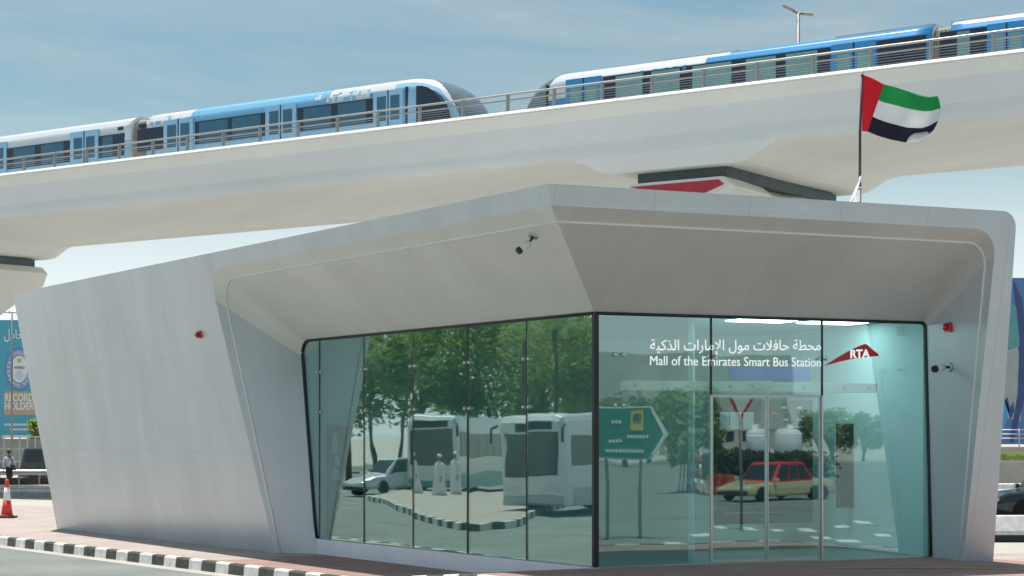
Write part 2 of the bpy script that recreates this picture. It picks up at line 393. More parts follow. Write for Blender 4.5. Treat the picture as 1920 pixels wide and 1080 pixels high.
# floor, ceiling, inner walls
i1, i2, i3, i4 = L2(6.38, -.05, 0), L2(6.38, -5.0, 0), L1(10.1, -3.9, 0), L1(9.6, -.05, 0)
c0 = C - (N1 + N2).normalized() * .06
b = MB(); b.prism([Vector((p.x, p.y, GZ - .3)) for p in (c0, i1, i2, i3, i4)], (0, 0, .295)); b.build('floor', M_if, st)
b = MB(); b.prism([Vector((p.x, p.y, ZG + .07)) for p in (c0, i1, i2, i3, i4)], (0, 0, .1)); b.build('ceiling', M_iw, st)
b = MB()
for a, c in ((i1, i2), (i2, i3), (i3, L1(10.2, -.08, 0))):
    n = (c - a).normalized().cross(Vector((0, 0, 1))) * .1
    b.prism([Vector((a.x, a.y, GZ)), Vector((c.x, c.y, GZ)), Vector((c.x, c.y, ZG + .06)), Vector((a.x, a.y, ZG + .06))], -n)
b.build('inner_wall', M_iw, st)
# ceiling light panels of the waiting hall, seen bright through the glass
M_lit = mat('lit_ceiling_panel', (.9, .9, .9), .5, var=.01, emit=(5.2, 5.8, 5.8))
b = MB(); pa, pb_ = L2(2.0, -.42, 0), L2(2.0, -.42, 0) + Vector((.51, 4.75, 0)); b.prism([Vector((pa.x, pa.y, GZ)), Vector((pb_.x, pb_.y, GZ)), Vector((pb_.x, pb_.y, ZG + .06)), Vector((pa.x, pa.y, ZG + .06))], (-.08, .01, 0)); b.build('added_partition', M_iw, st)  # added wall, edge-on to the view, keeps the left room unlit
for fr_, n, tt, oo_ in ((L2, N2, (3.95, 5.4), -1.5),):
    for t in tt:
        b = MB(); b.prism([fr_(t - .55, oo_ - .3, ZG + .05), fr_(t + .55, oo_ - .3, ZG + .05), fr_(t + .55, oo_ + .3, ZG + .05), fr_(t - .55, oo_ + .3, ZG + .05)], (0, 0, .025)); b.build('ceiling_light', M_lit, st)
# plinth
b = MB(); b.prism([L1(-.05, .03, -.1), L1(9.52, .03, -.1), L1(9.52, .03, GZ - .012), L1(-.05, .03, GZ - .012)], -N1 * .3); b.build('plinth', M_plin, st)
b = MB(); b.prism([L2(-.0, .03, -.1), L2(6.42, .03, -.1), L2(6.42, .03, GZ - .012), L2(-.0, .03, GZ - .012)], -N2 * .3); b.build('threshold', M_steel, st)

# glass panes
GB = GZ + .005
jL = [0, 1.924, 3.792, 5.688, 7.569, 9.44]
rpane = random.Random(12)
M_glassR = glass_mat('entrance_glass', (.85, .97, .95), .12, (.84, 1, .96), wav=.12)
def pane(fr_, pts, n):
    t0_, t1_ = min(p[0] for p in pts), max(p[0] for p in pts); k0, k1, k2 = (rpane.uniform(-.005, .005) for _ in range(3))     # no two panes hang exactly in one plane
    b = MB(); b.prism([fr_(t, -.008 + k0 + (k1 - k0) * (t - t0_) / (t1_ - t0_) + k2 * (z - 2.3) / 2, z) for t, z in pts], n * .012); return b.build('glass_pane', M_glass if n is N1 else M_glassR, st)
for a, c in zip(jL, jL[1:]): pane(L1, [(a + .02, GB), (c - .02, GB), (c - .02, ZG), (a + .02, ZG)], N1)
endp = [(t, z) for t, z in iL[5:]]
sl = [(9.46, GB), (9.46, ZG)] + [(t, z) for t, z in iL if t > 9.48 and z > GB + .02][:]
pane(L1, sl, N1)
ZD = 3.03
def iRt(z): return lerp(6.42, 6.29, (z - GZ) / (ZG - GZ)) - .01
pane(L2, [(.05, GB), (2.073, GB), (2.073, ZG), (.05, ZG)], N2)
pane(L2, [(2.113, ZD + .03), (4.187, ZD + .03), (4.187, ZG), (2.113, ZG)], N2)
pane(L2, [(4.23, GB), (iRt(GB), GB), (iRt(ZG), ZG - .05), (iRt(ZG) - .05, ZG), (4.23, ZG)], N2)
for a, c, hs in ((2.105, 3.155, 1), (3.155, 4.196, -1)):
    b = MB(); b.prism([L2(t, -.036, z) for t, z in ((a + .03, GB + .05), (c - .03, GB + .05), (c - .03, ZD - .02), (a + .03, ZD - .02))], N2 * .012)
    d = b.build('sliding_door', M_glassR, st)
    b = MB()
    for t in (a + .019, c - .019): b.prism([L2(t - .009, -.05, GB + .01), L2(t + .009, -.05, GB + .01), L2(t + .009, -.05, ZD), L2(t - .009, -.05, ZD)], N2 * .04)
    for z0, z1 in ((GB + .01, GB + .04), (ZD - .018, ZD)): b.prism([L2(a + .03, -.048, z0), L2(c - .03, -.048, z0), L2(c - .03, -.048, z1), L2(a + .03, -.048, z1)], N2 * .036)
    b.build('door_frame', M_steel, d)
# gaskets, corner post, joints
b = MB(); b.tube([p + N1 * .01 for p in IL if p.z > GZ - .02] + [L1(9.545, .01, GB)], .032, 6); b.build('glazing_frame', M_gask, st)
b = MB(); b.tube([p + N2 * .01 for p in IR if p.z > GZ - .02] + [L2(6.42, .01, GB)], .032, 6); b.build('glazing_frame', M_gask, st)
b = MB(); b.prism([C + v for v in (N1 * .03 + U1 * .035, (N1 + N2) * .03, N2 * .03 + U2 * .06, -N2 * .03 + U2 * .06, -N1 * .03 + U1 * .035)], (0, 0, ZG - GZ - .0))
for i, v in enumerate(b.v): b.v[i] = (v[0], v[1], v[2] + GZ)
b.build('corner_post', M_gask, st)
for t in jL[1:]:
    b = MB(); b.prism([L1(t - .019, -.02, GB), L1(t + .019, -.02, GB), L1(t + .019, -.02, ZG), L1(t - .019, -.02, ZG)], N1 * .03); b.build('mullion', M_gask, st)
for t, z0, m in ((2.093, GB, M_steel), (4.208, GB, M_steel)):
    b = MB(); b.prism([L2(t - .017, -.02, ZD + .02), L2(t + .017, -.02, ZD + .02), L2(t + .017, -.02, ZG), L2(t - .017, -.02, ZG)], N2 * .03); b.build('mullion', M_gask, st)
    b = MB(); b.prism([L2(t - .014, -.03, z0), L2(t + .014, -.03, z0), L2(t + .014, -.03, ZD + .015), L2(t - .014, -.03, ZD + .015)], N2 * .05); b.build('door_jamb', m, st)
b = MB(); b.prism([L2(2.12, -.03, ZD + .003), L2(4.18, -.03, ZD + .003), L2(4.18, -.03, ZD + .02), L2(2.12, -.03, ZD + .02)], N2 * .05); b.build('door_head', M_steel, st)
b = MB(); b.prism([L2(.62, -.34, ZD + .08), L2(5.42, -.34, ZD + .08), L2(5.42, -.34, ZD + .24), L2(.62, -.34, ZD + .24)], N2 * .18); hd = b.build('door_header', M_white, st, bevel=.01)
for t in (.8, 1.75, 2.55, 3.95, 4.75, 5.25):
    b = MB(); b.lathe(L2(t, -.155, ZD + .16), [(.0, -.01), (.03, -.01), (.03, .012), (0, .012)], 8, axis='Y'); b.build('bolt', M_steel, hd)
b = MB(); b.prism([L2(3.0, -.15, ZD + .14), L2(3.3, -.15, ZD + .14), L2(3.38, -.15, ZD + .2), L2(3.3, -.15, ZD + .26), L2(3.0, -.15, ZD + .26), L2(2.92, -.15, ZD + .2)], N2 * .05); b.build('door_sensor', M_steel, hd)
# glass clamps
def clamp(fr_, n, t, z, parent=None):
    b = MB()
    u = U1 if n is N1 else U2
    for sg in (-1, 1):
        c = fr_(t + sg * .075, 0, z); rings = []
        for k, o in ((.034, -.02), (.034, .03), (.022, .045)):
            rings.append([c + n * o + (u * math.cos(a * math.pi / 5) + Vector((0, 0, 1)) * math.sin(a * math.pi / 5)) * k for a in range(10)])
        b.loft(rings, 0, True, True, True)
    b.prism([fr_(t - .075, -.06, z - .012), fr_(t + .075, -.06, z - .012), fr_(t + .075, -.06, z + .012), fr_(t - .075, -.06, z + .012)], n * .03)
    b.build('glass_clamp', M_steel, st)
for t in jL[1:]:
    for z in (3.66, 2.86): clamp(L1, N1, t, z)
for t in (2.093, 4.208): clamp(L2, N2, t, 3.67)
clamp(L2, N2, .42, 3.67); clamp(L2, N2, .42, 2.87)
# lettering and emblem on the glass
def LR(x, y, off=.0085):                         # point on the right glass under a photo pixel, as plan measures
    r = (x - 960) / FP; P = C + N2 * off; t = (r * P.y - P.x) / (U2.x - r * U2.y); q = P + U2 * t; q.z = CH + (HOR - y) * q.y / FP; return q
letter('Mall of the Emirates Smart Bus Station', LR(1219, 684.5), LR(1539, 687.5), (0, 0, 1), .150, M_letglow, st, bold=0, depth=.0015)
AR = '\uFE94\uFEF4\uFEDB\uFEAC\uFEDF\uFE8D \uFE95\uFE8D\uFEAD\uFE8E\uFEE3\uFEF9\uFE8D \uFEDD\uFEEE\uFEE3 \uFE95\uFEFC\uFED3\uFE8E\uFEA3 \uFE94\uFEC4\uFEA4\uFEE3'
letter(AR, LR(1219, 656.5), LR(1539, 656.5), (0, 0, 1), .165, M_letglow, st, bold=.005, depth=.0015)
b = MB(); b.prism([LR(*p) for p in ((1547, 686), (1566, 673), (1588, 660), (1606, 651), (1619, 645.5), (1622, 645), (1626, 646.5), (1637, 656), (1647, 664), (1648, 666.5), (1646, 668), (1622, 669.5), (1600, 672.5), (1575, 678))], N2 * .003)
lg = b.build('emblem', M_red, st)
letter('RTA', LR(1594.5, 671, .0145), LR(1631, 670, .0145), (0, 0, 1), .135, M_letglow, lg, 'emblem_lettering', bold=.03, depth=.002)

# ------------------------------------------------------------------ small fixtures on the station
def cctv(p, mount_n, aim, label, sc=1.0):
    t = thing('security_camera', label, 'camera', tuple(p), 0, 'security cameras on the station')
    n = Vector(mount_n).normalized(); aim = Vector(aim).normalized(); p = Vector(p)
    b = MB(); b.tube([p, p + n * .03 * sc], [.085 * sc, .07 * sc], 14); b.build('mount', M_steel, t)
    b = MB(); k = p + n * .14 * sc; b.tube([p + n * .03 * sc, p + n * .1 * sc, k + aim * .04 * sc], .022 * sc, 8); b.build('arm', M_dark, t)
    b = MB(); a0 = k + aim * .0; b.tube([a0, a0 + aim * .20 * sc], .06 * sc, 14); h = b.build('housing', M_white, t)
    b = MB(); b.tube([a0 + aim * .20 * sc, a0 + aim * .25 * sc], [.062 * sc, .058 * sc], 14); b.build('lens', M_gask, t)
def on_sofL(f, t):                              # point on the left soffit
    a = L1(t, offL(t, ZI), ZI); c = L1(t, 0, ZG); return a.lerp(c, f)
def beacon(p, n, label):
    t = thing('alarm_beacon', label, 'alarm light', tuple(p), 0, 'red alarm beacons on the station')
    n = Vector(n).normalized(); p = Vector(p); u = n.cross(Vector((0, 0, 1))).normalized(); v = u.cross(n)
    b = MB(); q = [p + u * x * .085 + v * y * .075 for x, y in ((-1, -.8), (-.8, -1), (.8, -1), (1, -.8), (1, .8), (.8, 1), (-.8, 1), (-1, .8))]
    b.prism(q, n * .05); b.build('base', M_redlens, t)
    b = MB(); b.tube([p + n * .05 + u * .02, p + n * .09 + u * .02, p + n * .115 + u * .02], [.055, .05, .02], 12); b.build('lens', M_redlens, t)
def hitL(x, y, offf):                           # point of the left wall under a photo pixel
    z = 3.
    for _ in range(12):
        r = (x - 960) / FP; t = 12
        for _ in range(6):
            P = C + N1 * offf(t, z); t = (r * P.y - P.x) / (U1.x - r * U1.y)
        q = P + U1 * t; z = CH + (HOR - y) * q.y / FP
    return Vector((q.x, q.y, z))
nLw = (N1 - Vector((0, 0, .2))).normalized()
beacon(hitL(376, 627, offL), nLw, 'red alarm beacon on the plain panelled wall left of the glass')
def rev_pt(x, y):                               # point on the right reveal
    best = None
    for i in range(41):
        for j in range(61):
            f = i / 40; z = 1 + 4 * j / 60
            q = L2(lerp(6.38, 6.27, (z - .3) / 5.4), offR(z) * f, z)
            dx = 960 + q.x * FP / q.y - x; dy = HOR - (q.z - CH) * FP / q.y - y; e = dx * dx + dy * dy
            if best is None or e < best[0]: best = (e, q)
    return best[1]
beacon(rev_pt(1783, 617) - U2 * .02, -U2, 'red alarm beacon on the grey side reveal right of the doors')
cctv(rev_pt(1782, 688) - U2 * .01, -U2, (-.9, -.75, -.2), 'dark nosed security camera on the grey reveal right of the doors')
def sofpt(x, y):
    best = None
    for i in range(41):
        for j in range(81):
            q = on_sofL(i / 40, lerp(-1, 5, j / 80)); dx = 960 + q.x * FP / q.y - x; dy = HOR - (q.z - CH) * FP / q.y - y; e = dx * dx + dy * dy
            if best is None or e < best[0]: best = (e, q)
    return best[1]
sn = (N1 * .55 - Vector((0, 0, .83))).normalized()
cctv(sofpt(998, 441), sn, (-.75, -.4, -.6), 'silver security camera hanging from the sloping soffit above the glass', .95)

# ------------------------------------------------------------------ things inside the station
def board(name, t0, t1, z0, z1, off, fr_, n, m, label, cat, frame=M_dark, group=None):
    t = thing(name, label, cat, tuple(fr_((t0 + t1) / 2, off, GZ)), 0, group)
    b = MB(); b.prism([fr_(t0, off, z0), fr_(t1, off, z0), fr_(t1, off, z1), fr_(t0, off, z1)], n * .06); b.build('panel', m, t)
    b = MB(); w_ = .035
    for a, c, d, e in ((t0 - w_, t0, z0 - w_, z1 + w_), (t1, t1 + w_, z0 - w_, z1 + w_), (t0, t1, z0 - w_, z0), (t0, t1, z1, z1 + w_)):
        b.prism([fr_(a, off - .005, d), fr_(c, off - .005, d), fr_(c, off - .005, e), fr_(a, off - .005, e)], n * .075)
    b.build('frame', frame, t)
    return t
def at_off(x, off, C_=None, fr_='R'):
    n, u = (N2, U2) if fr_ == 'R' else (N1, U1); P = C + n * off; r = (x - 960) / FP; return (r * P.y - P.x) / (u.x - r * u.y)
def z_at(x, y, off, fr_='R'):
    t = at_off(x, off, None, fr_); q = (L2 if fr_ == 'R' else L1)(t, off, 0); return CH + (HOR - y) * q.y / FP
oB = -2.6
tb = board('display_board', at_off(1342, oB), at_off(1517, oB), z_at(1430, 978, oB), z_at(1430, 752, oB), oB, L2, N2, M_navy, 'large dark route display board standing inside behind the sliding doors', 'display board')
M_scr = mat('pale_print', (.45, .5, .55), .5, var=.1); M_bluep = mat('blue_print', (.08, .16, .4), .5, var=.1)
tx0, tx1 = at_off(1342, oB), at_off(1517, oB)
for i, (a, c, y0, y1, m) in enumerate([(.02, .12, 773, 805, M_scr), (.13, .25, 773, 805, M_scr), (.27, .38, 773, 805, M_scr), (.56, .63, 773, 777, M_red), (.68, .73, 762, 766, M_scr), (.85, .9, 762, 766, M_scr), (.7, .75, 785, 789, M_scr), (.84, .9, 785, 789, M_scr), (.05, .9, 960, 962, M_bluep), (.3, .5, 815, 818, M_scr), (.65, .92, 800, 801, M_scr), (.65, .92, 812, 813, M_scr)]):
    b = MB(); o = oB + .064; b.prism([L2(lerp(tx0, tx1, a), o, z_at(1430, y1, oB)), L2(lerp(tx0, tx1, c), o, z_at(1430, y1, oB)), L2(lerp(tx0, tx1, c), o, z_at(1430, y0, oB)), L2(lerp(tx0, tx1, a), o, z_at(1430, y0, oB))], N2 * .006); b.build('printed_block', m, tb)
oK = -2.2
board('information_screen', at_off(1571, oK), at_off(1627, oK), z_at(1600, 948, oK), z_at(1600, 798, oK), oK, L2, N2, M_navy, 'tall narrow dark information screen inside right of the doors', 'screen')
oP = -.55
tp = board('poster_panel', at_off(682, oP, None, 'L'), at_off(611, oP, None, 'L'), GZ + .06, z_at(640, 802, oP, 'L'), oP, L1, N1, mat('slate_poster', (.015, .03, .05), .35, var=.15), 'tall slate blue poster panel just inside the left end panes', 'poster')
for x0, x1, y0, y1 in ((622, 634, 812, 850), (627, 636, 855, 872), (622, 640, 880, 900), (632, 648, 912, 924), (634, 676, 932, 936), (636, 672, 940, 943), (634, 662, 950, 954)):
    o = oP + .064; a, c = at_off(x1, o, None, 'L'), at_off(x0, o, None, 'L'); zb, zt = z_at(645, y1, o, 'L'), z_at(645, y0, o, 'L')
    b = MB(); b.prism([L1(a, o, zb), L1(c, o, zb), L1(lerp(a, c, .8), o, zt), L1(lerp(a, c, .1), o, zt)], N1 * .006); b.build('printed_block', M_scr, tp)
t = thing('blue_sign', 'long blue overhead sign strip inside above the doors', 'sign', tuple(L2(3, -2, 3.4)), 0)
b = MB(); b.prism([L2(at_off(1366, -2), -2, 3.36), L2(at_off(1516, -2), -2, 3.36), L2(at_off(1516, -2), -2, 3.58), L2(at_off(1366, -2), -2, 3.58)], N2 * .06); b.build('panel', mat('blue_sign_face', (.03, .07, .28), .4), t)
for q in (1380, 1500):
    b = MB(); b.tube([L2(at_off(q, -2), -1.97, 3.58), L2(at_off(q, -2), -1.97, ZG + .07)], .003, 6); b.build('hanger', M_dark, t)

# ------------------------------------------------------------------ flag
FY = 29.4
fb = px(1612, 378, FY)
t = thing('flagpole', 'slim grey flagpole tied with white rope on the station roof', 'flagpole', (fb.x, FY, ZR - .02))
b = MB(); top = px(1616.5, 138, FY); b.tube([Vector((fb.x, FY, ZR - .03)), px(1612.5, 250, FY), top], [.026, .022, .016], 10); b.build('pole', M_dark, t)
b = MB(); b.lathe(top, [(.0, -.01), (.03, 0), (.03, .03), (0, .05)], 10); b.build('finial', M_steel, t)
b = MB(); q = fb
rope = [px(1616, 328, FY - .03), px(1610, 345, FY - .04), px(1606, 352, FY - .04), px(1594, 378, FY + .1)]
b.tube(rope, .014, 6); b.tube([px(1610, 345, FY - .04), px(1604, 362, FY - .1), px(1601, 378, FY - .2)], .014, 6); b.tube([px(1613, 332, FY - .03), px(1609, 350, FY - .03), px(1614, 352, FY - .03)], .02, 6)
b.build('rope', M_letw, t)
b = MB(); b.prism([px(1604, 358, FY - .05), px(1612, 356, FY - .03), px(1612, 378, FY - .03), px(1603, 378, FY - .05)], (0, -.04, 0)); b.build('tie_bracket', M_letw, t)
def interp(P, x):
    for (x0, y0), (x1, y1) in zip(P, P[1:]):
        if x <= x1: f = (x - x0) / (x1 - x0); return y0 + (y1 - y0) * f
    return P[-1][1]
top_e = [(0, 140), (.12, 146), (.28, 158), (.45, 164), (.6, 171), (.75, 178), (.88, 182), (1, 180)]
bot_e = [(0, 246), (.08, 247), (.2, 254), (.4, 262), (.6, 267), (.8, 264), (.9, 256), (1, 244)]
def fpt(u, v, toward=0):
    xt, xb = lerp(1617, 1758, u), lerp(1616, 1750, max(0, u) ** .98)
    bow = 9 * math.sin(math.pi * min(1, max(0, v))) * u ** 3
    x = lerp(xt, xb, v) + bow; y = lerp(interp(top_e, u), interp(bot_e, u), v)
    dep = u * .5 + .10 * math.sin(7.5 * u - 2.6 * v) * min(1, u * 3) + .05 * math.sin(13 * u + 5 * v) * u
    return px(x, y, FY + dep * .8 - toward)
def ured(v): return lerp(.285, .075, v)
def vcut(k, u): return (0, .36 - .10 * u + .10 * u * u, .60 + .1 * (1 - u) + .14 * max(0, u - .1), 1)[k]
vs = []; fs = []; ms = []
def fgrid(na, nb, fn, mi):
    b0 = len(vs)
    for a in range(na + 1):
        for b_ in range(nb + 1): vs.append(fn(a / na, b_ / nb))
    for a in range(na):
        for b_ in range(nb): fs.append((b0 + a * (nb + 1) + b_, b0 + (a + 1) * (nb + 1) + b_, b0 + (a + 1) * (nb + 1) + b_ + 1, b0 + a * (nb + 1) + b_ + 1)); ms.append(mi)
fgrid(8, 24, lambda a, v: fpt(a * ured(v), v), 0)
def stripe(k):
    def fn(a, b_):
        u = lerp(.2, 1, a)
        for _ in range(4): v = lerp(vcut(k, u), vcut(k + 1, u), b_); u = lerp(ured(v), 1, a)
        return fpt(u, v)
    return fn
for k in range(3): fgrid(40, 9, stripe(k), k + 1)
def fold(a, b_):
    th = math.pi * a; u = .775 - .155 * math.cos(th); v = 1.015 - (.20 * math.sin(th) ** .8) * b_
    return fpt(u, v, .03 + .03 * math.sin(math.pi * b_))
fgrid(14, 4, fold, 2)
def cloth(name, col):
    m = mat(name, col, .8, var=.05, scale=8); t = m.node_tree; N = t.nodes; b = N['Principled BSDF']
    tr = N.new('ShaderNodeBsdfTranslucent'); tr.inputs['Color'].default_value = tuple(col) + (1,); mx = N.new('ShaderNodeMixShader'); mx.inputs[0].default_value = .45
    t.links.new(b.outputs[0], mx.inputs[1]); t.links.new(tr.outputs[0], mx.inputs[2]); t.links.new(mx.outputs[0], N['Material Output'].inputs['Surface']); return m
MF = [cloth('flag_red', (.72, .03, .05)), cloth('flag_green', (.03, .42, .12)), cloth('flag_white', (.8, .8, .8)), cloth('flag_black', (.035, .03, .06))]
me = bpy.data.meshes.new('flag'); me.from_pydata([tuple(v) for v in vs], [], fs)
for m in MF: me.materials.append(m)
for p, k in zip(me.polygons, ms): p.material_index = k; p.use_smooth = True
fo = bpy.data.objects.new('flag', me); COL.objects.link(fo); so_ = fo.modifiers.new('solid', 'SOLIDIFY'); so_.thickness = .006
tag(fo, 'waving flag of red, green, white and black flying above the station roof', 'flag')

# ------------------------------------------------------------------ viaduct
M_vc = mat('viaduct_concrete', (.78, .80, .785), .8, var=.06, scale=.35, bump=.06, bscale=6, stretch=(.25, 1, 1))
M_vc2 = mat('pier_concrete', (.78, .78, .73), .8, var=.06, scale=.5, bump=.06, bscale=6)
M_bear = mat('bearing_steel', (.07, .10, .11), .6, var=.2, scale=2)
M_grail = mat('grey_rail_steel', (.24, .225, .20), .45, .4, var=.08)
M_hand = mat('pale_rail_steel', (.40, .39, .36), .4, .3, var=.08)
M_mesh = mat('rail_wire', (.42, .42, .40), .4, .5)
S0, S1, PS = -135.0, 12.0, -28.2
DP = 49.75; DF = 59.6
via = thing('viaduct', 'long cream concrete metro viaduct crossing behind and above the station', 'viaduct', tuple(V(PS, 54.7, ROAD)), -math.pi/2 + BE)
def deep(s):                                   # how far the girder deepens over a pier
    d = min(abs(s - PS), abs(s - (PS - 41.6)), abs(s - (PS + 41.6)))
    return .52 * (1 - sm((d - 2.3) / 1.5)), d
def section(s):
    e, _ = deep(s)
    zs_ = 11.3
    near = [(DP + .45, 12.35), (DP + .28, 12.5), (DP, 13.02), (DP, 13.10), (DP + .22, 13.10)]
    prof = [(DP + .32, 11.34 - e), (DP + .24, 11.38), (DP + .325, 11.7), (DP + .39, 11.98), (DP + .42, 12.16), (DP + .43, 12.28), (DP + .415, 12.40), (DP + .37, 12.50), (DP + .06, 12.98), (DP, 13.02), (DP, 13.10), (DP + .26, 13.10), (DP + .3, 11.9), (54.7, 11.9)]
    far = [(109.4 - D, z) for D, z in prof[:-1]][::-1]
    lip = [(59.0, 11.3 - e), (58.4, 11.38 - e), (54.7, 11.34 - e), (51.2, 11.35 - e)]
    return [V(s, D, z) for D, z in prof + far + lip]
svals = []
s = S0
while s < S1:
    d = deep(s)[1]; svals.append(s); s += .25 if d < 5 else 1.0
b = MB(); rg = [section(s) for s in svals]
b.loft(rg, 0, True, False, True)
nr = len(rg[0])
for i in range((len(rg) - 1) * nr):
    if i % nr in (1, 2, 3, 4, 5, 6, 7): b.sm[i] = True
# drop the underside to sheer sides at the piers: a finer loft keeps the haunch curved
b.build('girder', M_vc, via)
# coping, kept as its own bright edge
b = MB()
for s in range(int(S0), int(S1), 3):
    b.prism([V(s + .01, D_, z_) for D_, z_ in ((DP - .03, 13.05), (DP - .03, 13.075), (DP + .10, 13.19), (DP + .29, 13.19), (DP + .29, 13.103), (DP - .003, 13.103), (DP - .003, 13.05))], V(2.98, 0, 0) - V(0, 0, 0))
b.build('coping', mat('coping_concrete', (.72, .70, .64), .8, var=.05), via)
b = MB(); b.prism([V(S0, 51.5, 11.9), V(S1, 51.5, 11.9), V(S1, 51.5, 11.95), V(S0, 51.5, 11.95)], V(0, 1, 0) * 6.4); b.build('track_bed', M_conc, via)
# railing
b = MB(); zt = 13.17
def lean(h): return DP + .25 + .04 * h
for h, r in ((.62, .038), (.42, .03)): b.tube([V(s, lean(h), zt + h) for s in (S0, -80, -40, -20, S1)], r, 6)
rl = b.build('railing', M_hand, via)
b = MB()
for h in (.09, .17, .25, .33): b.tube([V(s, lean(h), zt + h) for s in (S0, -80, -40, -20, S1)], .006, 4)
b.build('wire', M_mesh, rl)
pm = None; s = -91.9; k = 0
while s < 5:
    if pm is None:
        b = MB(); b.prism([V(s - .03, lean(0) - .06, zt - .02), V(s + .03, lean(0) - .06, zt - .02), V(s + .03, lean(.68) - .06, zt + .62), V(s - .03, lean(.68) - .06, zt + .62)], V(0, 1, 0) * .13)
        pm = b.build('railing_post', M_hand, via); p0 = s
    else:
        c = pm.copy(); COL.objects.link(c); dvec = V(s, 0, 0) - V(p0, 0, 0); c.location = FR[via.name].to_3x3().inverted() @ dvec
    s += 1.853
# piers
M_vred = mat('pier_emblem_red', (.42, .03, .05), .6, var=.06)
M_vwh = mat('pier_white', (.72, .71, .68), .7, var=.05)
def pier(ps, label):
    t = thing('viaduct_pier', label, 'pier', tuple(V(ps, 55, ROAD)), 0, 'piers of the metro viaduct')
    b = MB(); b.prism([V(ps - 1.62, 50.7, 10.46), V(ps + 1.62, 50.7, 10.46), V(ps + 1.62, 50.7, 10.83), V(ps - 1.62, 50.7, 10.83)], V(0, 1, 0) * 8.2); b.build('bearing_block', M_bear, t)
    # hammerhead cap: deepens from both tips to the column
    w0 = 1.9
    st_ = [(50.3, 10.46, 9.6, 1.95), (51.2, 10.46, 9.1, 1.95), (53.3, 10.46, 7.6, 1.8), (54.1, 10.46, 6.0, 1.55), (55.3, 10.46, 6.0, 1.55), (56.2, 10.46, 7.6, 1.8), (58.4, 10.46, 9.1, 1.95), (59.3, 10.46, 9.55, 1.95)]
    rings = []
    for D, zt_, zb_, w_ in st_:
        m_ = (zt_ + zb_) / 2 + .15
        rings.append([V(ps - w_ + .28, D, zt_), V(ps + w_ - .28, D, zt_), V(ps + w_ + .12, D, zt_ - .32), V(ps + w_ * .9, D, zb_), V(ps - w_ * .9, D, zb_), V(ps - w_ - .12, D, zt_ - .32)])
    b = MB(); b.loft(rings, 0, True, False, True); cp = b.build('cap', M_vc2, t)
    b = MB(); D = 50.27
    b.prism([V(ps - 1.76, D, 10.44), V(ps + 1.66, D, 10.44), V(ps + 1.95, D, 10.20), V(ps + .9, D, 9.72), V(ps - .1, D, 9.72)], V(0, 1, 0) * .04); pn = b.build('end_panel', M_vwh, cp)
    b = MB(); D = 50.25
    b.prism([V(ps - 1.66, D, 10.36), V(ps + 1.55, D, 10.36), V(ps + 1.75, D, 10.20), V(ps + .85, D, 9.90), V(ps - .1, D, 9.98)], V(0, 1, 0) * .03); b.build('emblem', M_vred, cp)
    b = MB(); b.loft([[V(ps, 54.7, z) + Vector((r * math.cos(a * math.pi / 12), r * math.sin(a * math.pi / 12), 0)) for a in range(24)] for z, r in ((ROAD - .05, 1.1), (4, 1.1), (6.02, 1.1))], 0, True, True, True); b.build('column', M_vc2, t)
pier(PS, 'nearer viaduct pier with a red panel on its cap, above the station roof')
pier(PS - 41.6, 'farther viaduct pier with plain cream cap tip at the left edge')

